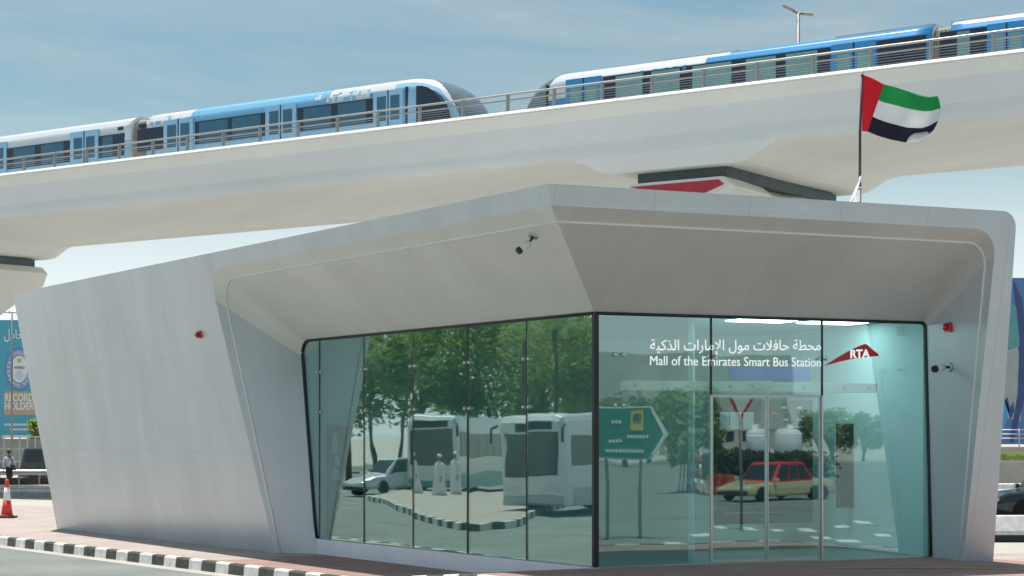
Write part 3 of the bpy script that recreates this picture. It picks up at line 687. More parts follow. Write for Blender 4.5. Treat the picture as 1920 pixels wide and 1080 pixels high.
# ------------------------------------------------------------------ trains
M_lb = mat('train_light_blue', (.30, .56, .76), .3, .1, var=.03, coat=.5)
M_sky = mat('train_sky_blue', (.20, .50, .74), .3, .1, var=.03, coat=.5)
M_vb = mat('train_vivid_blue', (.035, .26, .56), .3, .1, var=.03, coat=.5)
M_tw = mat('train_white', (.70, .73, .76), .32, .1, var=.03, coat=.5)
M_band = mat('train_dark_band', (.018, .03, .055), .18, var=.1)
M_pane = mat('train_window_blue', (.03, .12, .20), .08, var=.12, spec=.8)
M_pteal = mat('train_window_teal', (.17, .33, .34), .1, var=.15, scale=1.2, spec=.8)
M_ws = mat('train_windscreen', (.13, .17, .20), .07, var=.1, spec=1.0, coat=.5)
M_bell = mat('gangway_bellows', (.33, .32, .27), .8, var=.1)
M_roofu = mat('roof_equipment', (.40, .41, .38), .6, var=.1)
def train(label, D, face, zr, z0, zb0, zb1, nose_s, dirn, cars, liv):
    """dirn +1: nose points to +s. All in viaduct coordinates."""
    t = thing('metro_train', label, 'train', tuple(V(nose_s, D, z0)), -math.pi/2 + BE)
    W = 1.35; zsb = z0 + .25
    def q(u, lat, z): return V(nose_s - dirn * u, D + lat, z)    # u metres back from the nose tip
    def sec(u):
        L_ = 2.75 if dirn > 0 else 2.5; zsh = zr - .42
        if u < L_:
            x = 1 - u / L_; h = max(.02, 1 - x ** 2.6) ** .55; wf = 1 - .34 * x ** 2.6; low = .62
        else: h = 1; wf = 1; low = 0
        zl = zsb + (.5 if h < 1 else 0) * 0; hh = zr - zsb
        f = .30 + .70 * h if h < 1 else 1
        zt_, zs_ = zsb + hh * f, zsb + (zsh - zsb) * f
        w_ = W * wf
        pts = [(-w_ * .97, zsb), (-w_, zsb + (zs_ - zsb) * .3), (-w_ * .995, zsb + (zs_ - zsb) * .8), (-w_ * .97, zs_), (-w_ * .88, lerp(zs_, zt_, .5)), (-w_ * .7, lerp(zs_, zt_, .82)), (-w_ * .4, lerp(zs_, zt_, .96)), (0, zt_)]
        fine = []
        for (a0, z0_), (a1, z1_) in zip(pts, pts[1:]): fine += [(lerp(a0, a1, i / 6), lerp(z0_, z1_, i / 6)) for i in range(6)]
        pts = fine + [pts[-1]]
        return pts + [(-a, z) for a, z in pts[:-1]][::-1]
    parts = {}
    for ci, (ua, ub) in enumerate(cars):
        car = MB()
        us = [ua, .03, .08] + [.13 + .05 * i for i in range(61)] if ci == 0 else [ua]
        us = sorted(set(us)); x = us[-1]
        while x < ub - .3: x += .42; us.append(min(x, ub))
        us[-1] = ub
        mats_ = [M_lb, M_tw, M_ws, M_sky, M_vb]
        rings = [[q(u, a, z) for a, z in sec(u)] for u in us]
        n = len(rings[0]); vs = [v for r in rings for v in r]; 
        for i in range(len(us) - 1):
            um = (us[i] + us[i + 1]) / 2
            for k in range(n - 1):
                kk = min(k, n - 2 - k)
                pf = (kk + .5) / ((n - 1) / 2); Lw = 2.35 if dirn > 0 else 2.3
                pb = .2 + .78 * max(0, um - .15) ** .55 / (Lw - .15) ** .55 if dirn > 0 else .24 + .74 * max(0, um - .35) ** .9 / (Lw - .35) ** .9
                kk = kk // 6
                if ci == 0 and (um < Lw and pf > pb if dirn > 0 else um < 1.25 + 1.0 * pf and pf > .2): mi = 2
                elif ci == 0 and um < 3.0 and (pf > pb - .15 and pf > .42 if dirn > 0 else kk >= 2): mi = 1
                elif ci == 0 and um < 3.0 and dirn > 0 and kk >= 2: mi = 0 if pf < .55 else 1
                elif kk <= 1: mi = liv(ci, um, 0)
                elif kk == 2 or kk == 3: mi = liv(ci, um, 1)
                else: mi = liv(ci, um, 2)
                car.add([vs[i * n + k], vs[i * n + k + 1], vs[(i + 1) * n + k + 1], vs[(i + 1) * n + k]], [(0, 1, 2, 3)], mi, True)
        car.add(rings[0], [list(range(n))], 2 if ci == 0 else 1); car.add(rings[-1], [list(range(n))], 1)
        body = car.build('car_body', mats_, t)
        parts[ci] = body
    def slab(name, u0, u1, za, zb, m, parent, th=.03, pr=.0, bev=0):
        b = MB(); lat = -W - pr - th
        b.prism([q(u0, lat, za), q(u1, lat, za), q(u1, lat, zb), q(u0, lat, zb)], V(0, 1, 0) * (th + .06)); return b.build(name, m, parent)
    def bellows(ua, ub):
        b = MB(); n = 9
        rings = [[q(lerp(ua, ub, i / n), a * (.93 if i % 2 else .86), zsb + (z - zsb) * .97) for a, z in sec(9)] for i in range(n + 1)]
        b.loft(rings, 0, True, False, True); b.build('gangway', M_bell, t)
    return t, parts, q, slab, bellows
def uL(x): return NL - sv(x) * 52.0
def uR(x): return sv(x) * 55.9 - NR
# --- left train: pale blue, nose to the right
NL = -37.86
def livL(ci, u, k):
    if k == 0: return 0
    if ci == 1: return 1
    if u >= 13.35: return 1
    return 3 if u > 6.15 else 1
cL = [(.0, 15.7), (16.55, 33.5)]
tL, pL, qL, slL, beL = train('pale blue metro train with white pixel pattern, nose pointing right', 53.35, 52, 15.42, 11.75, 13.85, 14.75, NL, 1, cL, livL)
beL(15.7, 16.55)
M_dl = M_lb
def wins(slab, parent, segs, z0, z1, pane, uf):
    for x0, x1, panes in segs:
        bd = slab('window_band', uf(x0), uf(x1), z0, z1, M_band, parent, .02)
        for a, c in panes: slab('window', uf(a), uf(c), z0 + .03, z1 - .05, pane, bd, .028)
def door(slab, parent, x0, x1, zt, zl, m, pane, uf, zw0, zw1):
    d = slab('door', uf(x0), uf(x1), zl, zt, m, parent, .045)
    xm = (x0 + x1) / 2; w_ = (x1 - x0)
    slab('door_gap', uf(xm - w_ * .02), uf(xm + w_ * .02), zl, zt + .0, M_band, d, .05)
    for a, c in ((x0 + w_ * .13, xm - w_ * .07), (xm + w_ * .08, x1 - w_ * .12)): slab('door_window', uf(a), uf(c), zw0, zw1, pane, d, .056)
zb0, zb1 = 13.84, 14.75
wins(slL, pL[0], [(258, 306, []), (366, 497, [(374, 428), (436, 490)]), (558, 699, [(570, 622), (634, 687)])], zb0, zb1, M_pane, uL)
wins(slL, pL[1], [(14, 132, [(26, 66), (78, 120)]), (186, 233, [(193, 212)]), (-40, -4, [])], zb0 - .05, zb1 - .06, M_pane, uL)
for x0, x1 in ((308, 363), (499, 556), (701, 757)): door(slL, pL[0], x0, x1, zb1 + .2, 12.2, M_dl, M_pane, uL, zb0 + .02, zb1 - .0)
for x0, x1 in ((133, 185), (-30, 13)): door(slL, pL[1], x0, x1, zb1 + .24, 12.2, M_dl, M_pane, uL, zb0, zb1 - .02)
slL('side_panel', uL(760), uL(764), 12.2, 15.0, M_band, pL[0], .012)
# cab quarter window: a dark curved blade on the side
b = MB(); ua = uL(781)
pts = [(uL(781), 13.55), (uL(781), 14.98)] + [(uL(781) + (uL(838) - uL(781)) * math.sin(a * math.pi / 16), 13.55 + 1.43 * math.cos(a * math.pi / 16)) for a in range(1, 9)] + [(uL(841), 13.2), (uL(815), 13.35)]
b.prism([qL(u, -1.375, z) for u, z in pts], V(0, 1, 0) * .3); b.build('cab_window', M_band, pL[0])
for x0, x1 in ((640, 735), (262, 368)):
    b = MB(); b.prism([qL(uL(x0) , -.55, 15.2), qL(uL(x1), -.55, 15.2), qL(uL(x1), -.5, 15.47), qL(uL(x0), -.5, 15.47)], V(0, 1, 0) * 1.0); b.build('roof_unit', M_roofu, pL[0])
b = MB(); b.prism([qL(uL(150), -.55, 15.2), qL(uL(234), -.55, 15.2), qL(uL(234), -.5, 15.47), qL(uL(150), -.5, 15.47)], V(0, 1, 0) * 1.0); b.build('roof_unit', M_roofu, pL[1])
for x0, x1, c in ((260, 273, 0), (221, 230, 1)): slL('vent', uL(x0), uL(x1), 14.83, 14.96, M_band, pL[c], .02)
# scattered pixel squares
rnd = random.Random(3)
def pixels(xa, xb, za, zb, n, ms, slab, parent, uf, sz=.14):
    for _ in range(n):
        x = rnd.uniform(xa, xb); u = uf(x); z = za + int(rnd.uniform(0, (zb - za) / sz)) * sz; u = round(u / sz) * sz
        qf = qL if uf is uL else qR; zr_ = 15.42 if uf is uL else 15.78
        def la(zq):
            zs_ = zr_ - .42
            for (z0_, l0_), (z1_, l1_) in zip(((0, 1.345), (zs_ - .4, 1.345), (zs_, 1.31), (lerp(zs_, zr_, .5), 1.19), (lerp(zs_, zr_, .82), .945)), ((zs_ - .4, 1.345), (zs_, 1.31), (lerp(zs_, zr_, .5), 1.19), (lerp(zs_, zr_, .82), .945), (zr_, .2))):
                if zq <= z1_: return -lerp(l0_, l1_, (zq - z0_) / (z1_ - z0_)) - .012
            return 0
        b = MB(); b.prism([qf(u - sz / 2, la(z), z), qf(u + sz / 2, la(z), z), qf(u + sz / 2, la(z + sz), z + sz), qf(u - sz / 2, la(z + sz), z + sz)], V(0, 1, 0) * .03); b.build('livery_square', rnd.choice(ms), parent)
pixels(585, 690, 14.82, 15.26, 30, [M_tw, M_sky, M_tw], slL, pL[0], uL); pixels(640, 698, 14.8, 14.96, 7, [M_sky], slL, pL[0], uL)
pixels(590, 700, 12.95, 13.4, 12, [M_tw, M_tw, M_sky], slL, pL[0], uL); pixels(265, 372, 14.85, 15.26, 12, [M_sky], slL, pL[0], uL); pixels(270, 345, 12.9, 13.3, 8, [M_tw], slL, pL[0], uL)
# --- right train: vivid blue, nose to the left
NR = -38.35
def livR(ci, u, k):
    if k == 0: return 4
    if ci == 1: return 4 if k == 1 else 1
    if u < 5.0: return 1
    if u < 8.2: return 1
    return 4 if k == 1 else (4 if u > 9 else 1)
cR = [(.0, 16.45), (17.05, 34.0)]
tR, pR, qR, slR, beR = train('vivid blue metro train on the far track, nose pointing left', 57.25, 55.9, 15.78, 12.1, 14.1, 15.1, NR, -1, cR, livR)
beR(16.45, 17.05)
z0, z1 = 14.25, 15.28
wins(slR, pR[0], [(1131, 1556, [(1155, 1205), (1222, 1275), (1299, 1372), (1399, 1455), (1474, 1533)]), (1646, 1736, [])], z0 - .15, z1 + .05, M_pteal, uR)
wins(slR, pR[1], [(1762, 1849, [(1795, 1819)])], z0 - .15, z1 + .05, M_pteal, uR)
for x0, x1 in ((1062, 1128), (1560, 1643)): door(slR, pR[0], x0, x1, z1 + .1, 12.7, M_vb, M_pteal, uR, z0 - .1, z1 - .25)
for x0, x1 in ((1852, 1925), (2040, 2110)): door(slR, pR[1], x0, x1, z1 + .1, 12.7, M_vb, M_pteal, uR, z0 - .1, z1 - .25)
wins(slR, pR[1], [(1930, 2030, [(1940, 1975), (1985, 2020)])], z0 - .15, z1 + .05, M_pteal, uR)
slR('side_panel', uR(1024), uR(1027), 12.7, 15.3, M_band, pR[0], .012)
for x0, x1, c in ((1210, 1365, 0), (1548, 1735, 0), (1766, 1860, 1)):
    b = MB(); b.prism([qR(uR(x0), -.6, 15.5), qR(uR(x1), -.6, 15.5), qR(uR(x1), -.55, 15.84), qR(uR(x0), -.55, 15.84)], V(0, 1, 0) * 1.1); b.build('roof_unit', M_roofu, pR[c])
for x0 in (1200, 1225, 1245, 1262, 1280): slR('livery_square', uR(x0), uR(x0 + 7), 15.2, 15.36, M_vb, pR[0], .02)

# ------------------------------------------------------------------ vehicles (local: +x forward, +y left)
M_tyre = mat('tyre_rubber', (.018, .018, .018), .85, var=.2); M_rim = mat('alloy_rim', (.42, .42, .43), .35, .8)
M_cglass = mat('car_glass', (.02, .03, .035), .06, var=.1, spec=.9)
M_lampw = mat('headlamp', (.7, .72, .72), .15, var=.03); M_lampr = mat('tail_lamp', (.4, .01, .01), .2, var=.05)
M_blk = mat('black_plastic', (.025, .025, .028), .6, var=.15)
def paint(name, col): return mat(name, col, .28, .15, var=.03, coat=.8)
def wheel(t, x, y, r, w_=.22):
    wh = MB(); wh.lathe((x, y, r), [(r * .62, -w_ / 2), (r * .93, -w_ / 2), (r, -w_ * .3), (r, w_ * .3), (r * .93, w_ / 2), (r * .62, w_ / 2)], 20, axis='Y'); o = wh.build('wheel', M_tyre, t, True)
    b = MB(); sg = 1 if y > 0 else -1
    b.lathe((x, y + sg * w_ * .36, r), [(0, 0), (r * .16, .01), (r * .6, .03), (r * .64, .0), (r * .64, -.05)] if sg > 0 else [(r * .64, .05), (r * .64, 0), (r * .6, -.03), (r * .16, -.01), (0, 0)], 16, axis='Y'); b.build('rim', M_rim, o, True)
def car(name, label, cat, loc, rz, L, W, H, kind, col, group=None, roofm=None):
    t = thing(name, label, cat, loc, rz, group); P_ = paint(name + '_paint', col)
    hw = W / 2; hl = L / 2; belt = H * .56; gc = .2
    if kind == 'suv': prof = [(-hl, .42, belt - .05), (-hl + .06, .3, belt), (-hl + .5, gc, belt + .03), (.9, gc, belt), (1.2, gc, belt - .02), (hl - .35, .24, belt - .1), (hl - .06, .3, belt - .25), (hl, .42, belt - .4)]; cab = [(-hl + .04, -hl + .2), (1.15, .55)]
    elif kind == 'van': prof = [(-hl, .35, belt), (-hl + .05, .25, belt + .02), (hl - 1.2, gc, belt), (hl - .3, .24, belt - .12), (hl, .4, belt - .35)]; cab = [(-hl + .03, -hl + .1), (hl - .95, hl - 1.5)]
    else: prof = [(-hl, .42, belt - .12), (-hl + .08, .28, belt - .02), (-hl + .7, gc, belt + .02), (.7, gc, belt), (1.0, gc, belt - .02), (hl - .4, .22, belt - .14), (hl - .06, .28, belt - .24), (hl, .4, belt - .34)]; cab = [(-hl + (.35 if kind == 'hatch' else .8), -hl + (.75 if kind == 'hatch' else 1.35)), (1.0, .3)]
    rings = []
    for x, zb, zt in prof:
        k = 1 - .12 * (abs(x) / hl) ** 6
        y = hw * k
        rings.append([Vector((x, s_ * yy, z)) for s_, yy, z in ((-1, y * .9, zb), (-1, y, zb + .12), (-1, y, lerp(zb, zt, .6)), (-1, y * .95, zt - .05), (-1, y * .84, zt), (1, y * .84, zt), (1, y * .95, zt - .05), (1, y, lerp(zb, zt, .6)), (1, y, zb + .12), (1, y * .9, zb))])
    b = MB(); b.loft(rings, 0, True, False, True); body = b.build('body', P_, t, True, bevel=.03)
    (r0, r1), (f0, f1) = cab; zb = belt - .06; zt = H
    b = MB(); rr_ = []
    for f in (0, .5, .9, 1):
        xa, xb = lerp(r0, r1, f if f < 1 else 1.04), lerp(f0, f1, f if f < 1 else 1.1); yy = hw * lerp(.93, .74, f if f < 1 else 1.03); z = lerp(zb, zt, f if f < 1 else .99) + (.012 if f == 1 else 0)
        rr_.append([Vector((xa, -yy, z)), Vector((xb, -yy, z)), Vector((xb, yy, z)), Vector((xa, yy, z))])
    b.loft(rr_, 0, True, False, True); b.build('cabin', roofm or P_, t, True, bevel=.04)
    def side_pt(f, g, sg): # f along, g up
        xa, xb = lerp(r0, r1, g), lerp(f0, f1, g); return Vector((lerp(xa, xb, f), sg * (hw * lerp(.93, .74, g) + .012), lerp(zb, zt, g)))
    for sg in (-1, 1):
        for fa, fc in ((.06, .34), (.37, .64), (.67, .94)) if kind != 'hatch' else ((.08, .4), (.44, .92)):
            if kind == 'van' and fa < .6: continue
            b = MB(); q4 = [side_pt(fa, .16, sg), side_pt(fc, .16, sg), side_pt(fc, .86, sg), side_pt(fa, .86, sg)]
            b.prism(q4, (0, -sg * .03, 0)); b.build('window', M_cglass, t, True)
        b = MB(); b.box((f0 - .1, sg * (hw + .08), belt + .06), (.12, .2, .14)); b.build('mirror', P_, t, True, bevel=.03)
    for (x0, x1), nm, sg in (((f0, f1), 'windscreen', 1), ((r0, r1), 'rear_window', -1)):
        b = MB(); e = Vector((sg * .012, 0, .006))
        q4 = [Vector((lerp(x0, x1, g), s_ * hw * lerp(.93, .74, g) * .9, lerp(zb, zt, g))) + e for s_, g in ((-1, .14), (1, .14), (1, .88), (-1, .88))]
        b.prism(q4, (-sg * .03, 0, 0)); b.build(nm, M_cglass, t, True)
    r_ = .36 if kind in ('suv', 'van') else .32
    for x in (hl - .85, -hl + .85):
        for sg in (-1, 1): wheel(t, x, sg * (hw - .08), r_)
    for sg in (-1, 1):
        b = MB(); b.box((hl - .1, sg * hw * .68, belt - .32), (.2, .36, .14)); b.build('headlight', M_lampw, t, True, bevel=.03)
        b = MB(); b.box((-hl + .05, sg * hw * .78, belt - .18), (.12, .2, .2)); b.build('tail_light', M_lampr, t, True, bevel=.02)
    b = MB(); b.box((hl - .03, 0, .36), (.14, W * .86, .16)); b.build('bumper', M_blk, t, True, bevel=.03)
    b = MB(); b.box((-hl + .03, 0, .4), (.14, W * .86, .18)); b.build('bumper', M_blk, t, True, bevel=.03)
    return t
def bus(name, label, loc, rz, L, W, H, col, low, group=None):
    t = thing(name, label, 'bus', loc, rz, group); P_ = paint(name + '_paint', col); Q = paint(name + '_skirt', low); hl, hw = L / 2, W / 2
    b = MB(); rings = []
    for x, k, zt in ((-hl, .9, H - .12), (-hl + .12, 1, H), (hl - .5, 1, H), (hl - .15, .98, H - .06), (hl, .9, H - .25)):
        rings.append([Vector((x, y * hw * k, z)) for y, z in ((-1, .32), (-1, H * .36), (-1, zt - .25), (-.92, zt - .06), (-.7, zt), (.7, zt), (.92, zt - .06), (1, zt - .25), (1, H * .36), (1, .32))])
    b.loft(rings, 0, True, False, True); b.build('body', P_, t, True, bevel=.03)
    for sg in (-1, 1):
        b = MB(); b.box((-.1, sg * (hw + .005), .62), (L - .9, .03, .62)); b.build('side_skirt', Q, t, True)
        n = 7
        for i in range(n):
            x0 = -hl + .35 + i * (L - .8) / n
            b = MB(); b.box((x0 + (L - .8) / n / 2, sg * (hw + .006), H * .63), ((L - .8) / n - .07, .03, H * .30)); b.build('window', M_cglass, t, True)
        b = MB(); b.tube([Vector((hl - .05, sg * hw, H - .4)), Vector((hl + .3, sg * (hw + .12), H - .5)), Vector((hl + .32, sg * (hw + .12), H - .95))], .05, 8); b.build('mirror', M_blk, t, True)
        for x in (hl - 2.4, -hl + 2.8): wheel(t, x, sg * (hw - .14), .48, .3)
        b = MB(); b.box((hl - .06, sg * hw * .62, .85), (.16, .5, .2)); b.build('headlight', M_lampw, t, True, bevel=.03)
    b = MB(); b.prism([Vector((hl + .015, y * hw * .82, z)) for y, z in ((-1, 1.25), (1, 1.25), (1, H - .62), (-1, H - .62))], (-.06, 0, 0)); b.build('windscreen', M_cglass, t, True)
    b = MB(); b.box((hl - .03, 0, H - .42), (.1, W * .6, .26)); b.build('destination_panel', M_blk, t, True)
    b = MB(); b.box((hl - .02, 0, .5), (.14, W * .9, .3)); b.build('bumper', Q, t, True, bevel=.04)
    return t

# ------------------------------------------------------------------ trees and plants
def leafmat(name, a, bcol):
    m = mat(name, a, .6, var=.0, scale=2.2); N = m.node_tree.nodes
    for n in N:
        if n.type == 'VALTORGB': n.color_ramp.elements[0].color = tuple(c * .55 for c in a) + (1,); n.color_ramp.elements[1].color = tuple(bcol) + (1,)
    t = m.node_tree; b = N['Principled BSDF']; tr = N.new('ShaderNodeBsdfTranslucent'); tr.inputs['Color'].default_value = tuple(bcol) + (1,); mx = N.new('ShaderNodeMixShader'); mx.inputs[0].default_value = .4
    t.links.new(b.outputs[0], mx.inputs[1]); t.links.new(tr.outputs[0], mx.inputs[2]); t.links.new(mx.outputs[0], N['Material Output'].inputs['Surface'])
    return m
M_leaf = leafmat('leaves_dark', (.14, .23, .07), (.28, .40, .11)); M_leaf2 = leafmat('leaves_light', (.18, .28, .08), (.34, .46, .13)); M_palm = leafmat('palm_fronds', (.13, .2, .07), (.26, .34, .13))
M_bark = mat('bark', (.16, .12, .085), .9, var=.3, scale=6, bump=.5, bscale=14)
def tree(label, loc, h, cr, leaf, n, seed, group):
    rd = random.Random(seed); t = thing('broadleaf_tree', label, 'tree', tuple(loc), rd.uniform(0, 6), group)
    b = MB(); b.tube([(0, 0, -.1), (.1, .05, h * .25), (.05, -.1, h * .5)], [.26, .2, .14], 10)
    lim = []
    for k in range(7):
        a = k * 2.4 + rd.uniform(-.4, .4); e = Vector((math.cos(a) * cr * .6, math.sin(a) * cr * .6, h * rd.uniform(.5, .85)))
        s_ = Vector((.07, 0, h * rd.uniform(.25, .45))); b.tube([s_, s_.lerp(e, .5) + Vector((0, 0, .3)), e], [.11, .07, .03], 6); lim.append(e)
    b.build('trunk', M_bark, t, True)
    cl = [(e, cr * rd.uniform(.3, .5)) for e in lim]
    for _ in range(15):
        a, r_ = rd.uniform(0, 6.28), cr * math.sqrt(rd.random()) * .85; z = h * rd.uniform(.32, .92)
        k = math.sqrt(max(.1, 1 - ((z / h - .6) / .45) ** 2)); cl.append((Vector((math.cos(a) * r_ * k, math.sin(a) * r_ * k, z)), cr * rd.uniform(.22, .42)))
    b = MB()
    for i in range(n):
        c, r_ = cl[i % len(cl)]
        d = Vector((rd.gauss(0, 1), rd.gauss(0, 1), rd.gauss(0, .8))).normalized() * r_ * rd.random() ** .4
        p = c + d; sz = rd.uniform(.14, .3); u = Vector((rd.gauss(0, 1), rd.gauss(0, 1), rd.gauss(0, 1))).normalized(); v = u.orthogonal().normalized()
        b.add([p - u * sz, p + v * sz * .5, p + u * sz, p - v * sz * .5], [(0, 1, 2, 3)])
    b.build('crown', leaf, t, True, fix=False)
    return t
def palm(label, loc, h, seed, group):
    rd = random.Random(seed); t = thing('palm_tree', label, 'palm tree', tuple(loc), 0, group)
    b = MB(); b.tube([(0, 0, -.1), (.12, .05, h * .5), (.05, .1, h)], [.26, .2, .18], 10); b.build('trunk', M_bark, t, True)
    b = MB()
    for k in range(34):
        a = k * 2.39996; el = R(75 - 110 * (k / 34)); Lf = rd.uniform(2.6, 3.4); d = Vector((math.cos(a), math.sin(a), 0)); pts = []
        for i in range(9):
            s_ = i / 8; pts.append(Vector((.05, .1, h)) + d * Lf * s_ * math.cos(el) * (1 - .15 * s_) + Vector((0, 0, Lf * (s_ * math.sin(el) - .55 * s_ * s_))))
        sd_ = d.cross(Vector((0, 0, 1)))
        for i in range(8):
            for q in (0, .5):
                p = pts[i].lerp(pts[i + 1], q); f = (pts[i + 1] - pts[i]).normalized(); ln = .55 * math.sin(math.pi * min(1, (i + q + .8) / 9))
                for sg in (-1, 1):
                    tip = p + (sd_ * sg * .8 + f * .5 + Vector((0, 0, -.35))) * ln
                    b.add([p, p + f * .07, tip], [(0, 1, 2)])
    b.build('crown', M_palm, t, True, fix=False)
    return t

# ------------------------------------------------------------------ people
M_skin = mat('skin', (.30, .17, .11), .55, var=.05); M_hair = mat('hair', (.012, .01, .01), .6, var=.2)
M_shirt = mat('lilac_shirt', (.58, .58, .70), .8, var=.05, scale=9); M_trs = mat('dark_trousers', (.02, .025, .035), .8, var=.15); M_robe = mat('white_robe', (.78, .78, .80), .8, var=.04, scale=6)
def skin(name, verts, edges, rad, mtl, parent, root=0, sub=2):
    me = bpy.data.meshes.new(name); me.from_pydata([tuple(v) for v in verts], edges, []); o = bpy.data.objects.new(name, me); COL.objects.link(o)
    m = o.modifiers.new('skin', 'SKIN'); m.use_smooth_shade = True
    for i, d in enumerate(me.skin_vertices[0].data): r_ = rad[i]; d.radius = r_ if isinstance(r_, tuple) else (r_, r_); d.use_root = (i == root)
    s2 = o.modifiers.new('sub', 'SUBSURF'); s2.levels = sub; s2.render_levels = sub
    bpy.context.view_layer.update()
    nm = bpy.data.meshes.new_from_object(o.evaluated_get(bpy.context.evaluated_depsgraph_get()))
    bpy.data.objects.remove(o); bpy.data.meshes.remove(me)
    for p in nm.polygons: p.use_smooth = True
    nm.materials.clear(); nm.materials.append(mtl)
    q = bpy.data.objects.new(name, nm); COL.objects.link(q); q.parent = parent; FR[q.name] = FR[parent.name]; return q
def person(label, loc, rz, H, robe, stride, group=None):
    """local +x is forward"""
    t = thing('person', label, 'person', loc, rz, group); k = H / 1.74; st2 = stride
    Vv = lambda x, y, z: Vector((x * k, y * k, z * k))
    v = [Vv(0, 0, .95), Vv(0, 0, 1.12), Vv(0, 0, 1.32), Vv(0, 0, 1.47), Vv(.015, 0, 1.56), Vv(.02, 0, 1.66)]
    r_ = [(.15, .11), (.14, .1), (.17, .115), (.07, .065), (.055, .055), (.08, .095)]; e = [(0, 1), (1, 2), (2, 3), (3, 4), (4, 5)]
    r_ = [(a * k, b_ * k) for a, b_ in r_]
    for sg in (-1, 1):
        b0 = len(v); sw = -sg * st2
        v += [Vv(0, sg * .10, .88), Vv(.12 * max(0, sg * st2) + .08 * sg * st2, sg * .10, .49), Vv(.28 * sg * st2 - .05, sg * .10, .09), Vv(.28 * sg * st2 + .13, sg * .11, .045)]
        r_ += [(.092 * k,) * 2, (.062 * k,) * 2, (.042 * k,) * 2, (.04 * k, .035 * k)]; e += [(0, b0), (b0, b0 + 1), (b0 + 1, b0 + 2), (b0 + 2, b0 + 3)]
        a0 = len(v); v += [Vv(0, sg * .18, 1.40), Vv(.10 * sw - .03, sg * .245, 1.13), Vv(.24 * sw + .05, sg * .25, .90), Vv(.28 * sw + .07, sg * .245, .815)]
        r_ += [(.058 * k,) * 2, (.042 * k,) * 2, (.03 * k,) * 2, (.032 * k, .02 * k)]; e += [(2, a0), (a0, a0 + 1), (a0 + 1, a0 + 2), (a0 + 2, a0 + 3)]
        for f in range(4):
            q = len(v); fy = (f - 1.5) * .018; v += [v[a0 + 3] + Vv(.012 + fy * .8, fy * .1, -.055), v[a0 + 3] + Vv(.022 + fy * .8, fy * .1, -.10 + abs(f - 1.2) * .01)]; r_ += [(.009 * k,) * 2, (.008 * k,) * 2]; e += [(a0 + 3, q), (q, q + 1)]
        q = len(v); v += [v[a0 + 2] + Vv(.035, -sg * .01, -.06), v[a0 + 2] + Vv(.05, -sg * .012, -.1)]; r_ += [(.011 * k,) * 2, (.009 * k,) * 2]; e += [(a0 + 2, q), (q, q + 1)]
    q = len(v); v += [Vv(.10, 0, 1.655), Vv(.02, 0, 1.735)]; r_ += [(.03 * k,) * 2, (.065 * k, .075 * k)]; e += [(5, q), (5, q + 1)]
    skin('body', v, e, r_, M_skin, t)
    # hair cap, clothing
    b = MB(); c = Vv(-.005, 0, 1.70); rg_ = []
    for i in range(7):
        a = math.pi / 2 * i / 6; rg_.append([c + Vector((math.cos(p) * .104 * math.cos(a) * k - (.012 if math.cos(p) < 0 else -.0) , math.sin(p) * .092 * math.cos(a) * k, (.098 * math.sin(a) - (.05 if i == 0 and math.cos(p) < .3 else 0)) * k)) for p in [2 * math.pi * j / 16 for j in range(16)]])
    b.loft(rg_, 0, True, True, True); b.build('head_cloth' if robe else 'hair', M_robe if robe else M_hair, t, True)
    if robe:
        b = MB(); rg_ = []
        for z, rx, ry in ((.06, .25, .27), (.5, .2, .24), (.95, .16, .22), (1.2, .15, .22), (1.38, .13, .21), (1.47, .08, .12), (1.52, .065, .07)):
            rg_.append([Vv(rx * math.cos(p) * (1 + .05 * math.sin(5 * p)), ry * math.sin(p) * (1 + .05 * math.sin(5 * p)), z) for p in [2 * math.pi * j / 24 for j in range(24)]])
        b.loft(rg_, 0, True, True, True); b.build('robe', M_robe, t, True)
        for sg in (-1, 1):
            sw = -sg * st2; skin('sleeve', [Vv(0, sg * .14, 1.40), Vv(0, sg * .19, 1.38), Vv(.10 * sw - .03, sg * .25, 1.13), Vv(.22 * sw + .04, sg * .255, .93)], [(0, 1), (1, 2), (2, 3)], [.06 * k, .075 * k, .062 * k, .055 * k], M_robe, t)
    else:
        sh = [Vv(0, 0, .96), Vv(0, 0, 1.12), Vv(0, 0, 1.33), Vv(0, 0, 1.475)]; rs = [(.168 * k, .125 * k), (.158 * k, .115 * k), (.19 * k, .13 * k), (.075 * k, .07 * k)]; es = [(0, 1), (1, 2), (2, 3)]
        for sg in (-1, 1):
            sw = -sg * st2; a0 = len(sh); sh += [Vv(0, sg * .185, 1.395), Vv(.10 * sw - .03, sg * .248, 1.13), Vv(.22 * sw + .035, sg * .255, .93)]; rs += [.072 * k, .056 * k, .042 * k]; es += [(2, a0), (a0, a0 + 1), (a0 + 1, a0 + 2)]
        skin('shirt', sh, es, rs, M_shirt, t)
        tr_ = [Vv(0, 0, .97), Vv(0, 0, .93)]; rs = [(.16 * k, .12 * k), (.16 * k, .12 * k)]; es = [(0, 1)]
        for sg in (-1, 1):
            a0 = len(tr_); tr_ += [Vv(0, sg * .10, .84), Vv(.12 * max(0, sg * st2) + .08 * sg * st2, sg * .10, .49), Vv(.28 * sg * st2 - .045, sg * .10, .12)]; rs += [.105 * k, .078 * k, .066 * k]; es += [(1, a0), (a0, a0 + 1), (a0 + 1, a0 + 2)]
        skin('trousers', tr_, es, rs, M_trs, t)
        for sg in (-1, 1):
            b = MB(); c = Vv(.28 * sg * st2 + .04, sg * .105, .045); b.box(c, (.27 * k, .095 * k, .09 * k)); b.build('shoe', M_blk, t, True, bevel=.03)
    return t

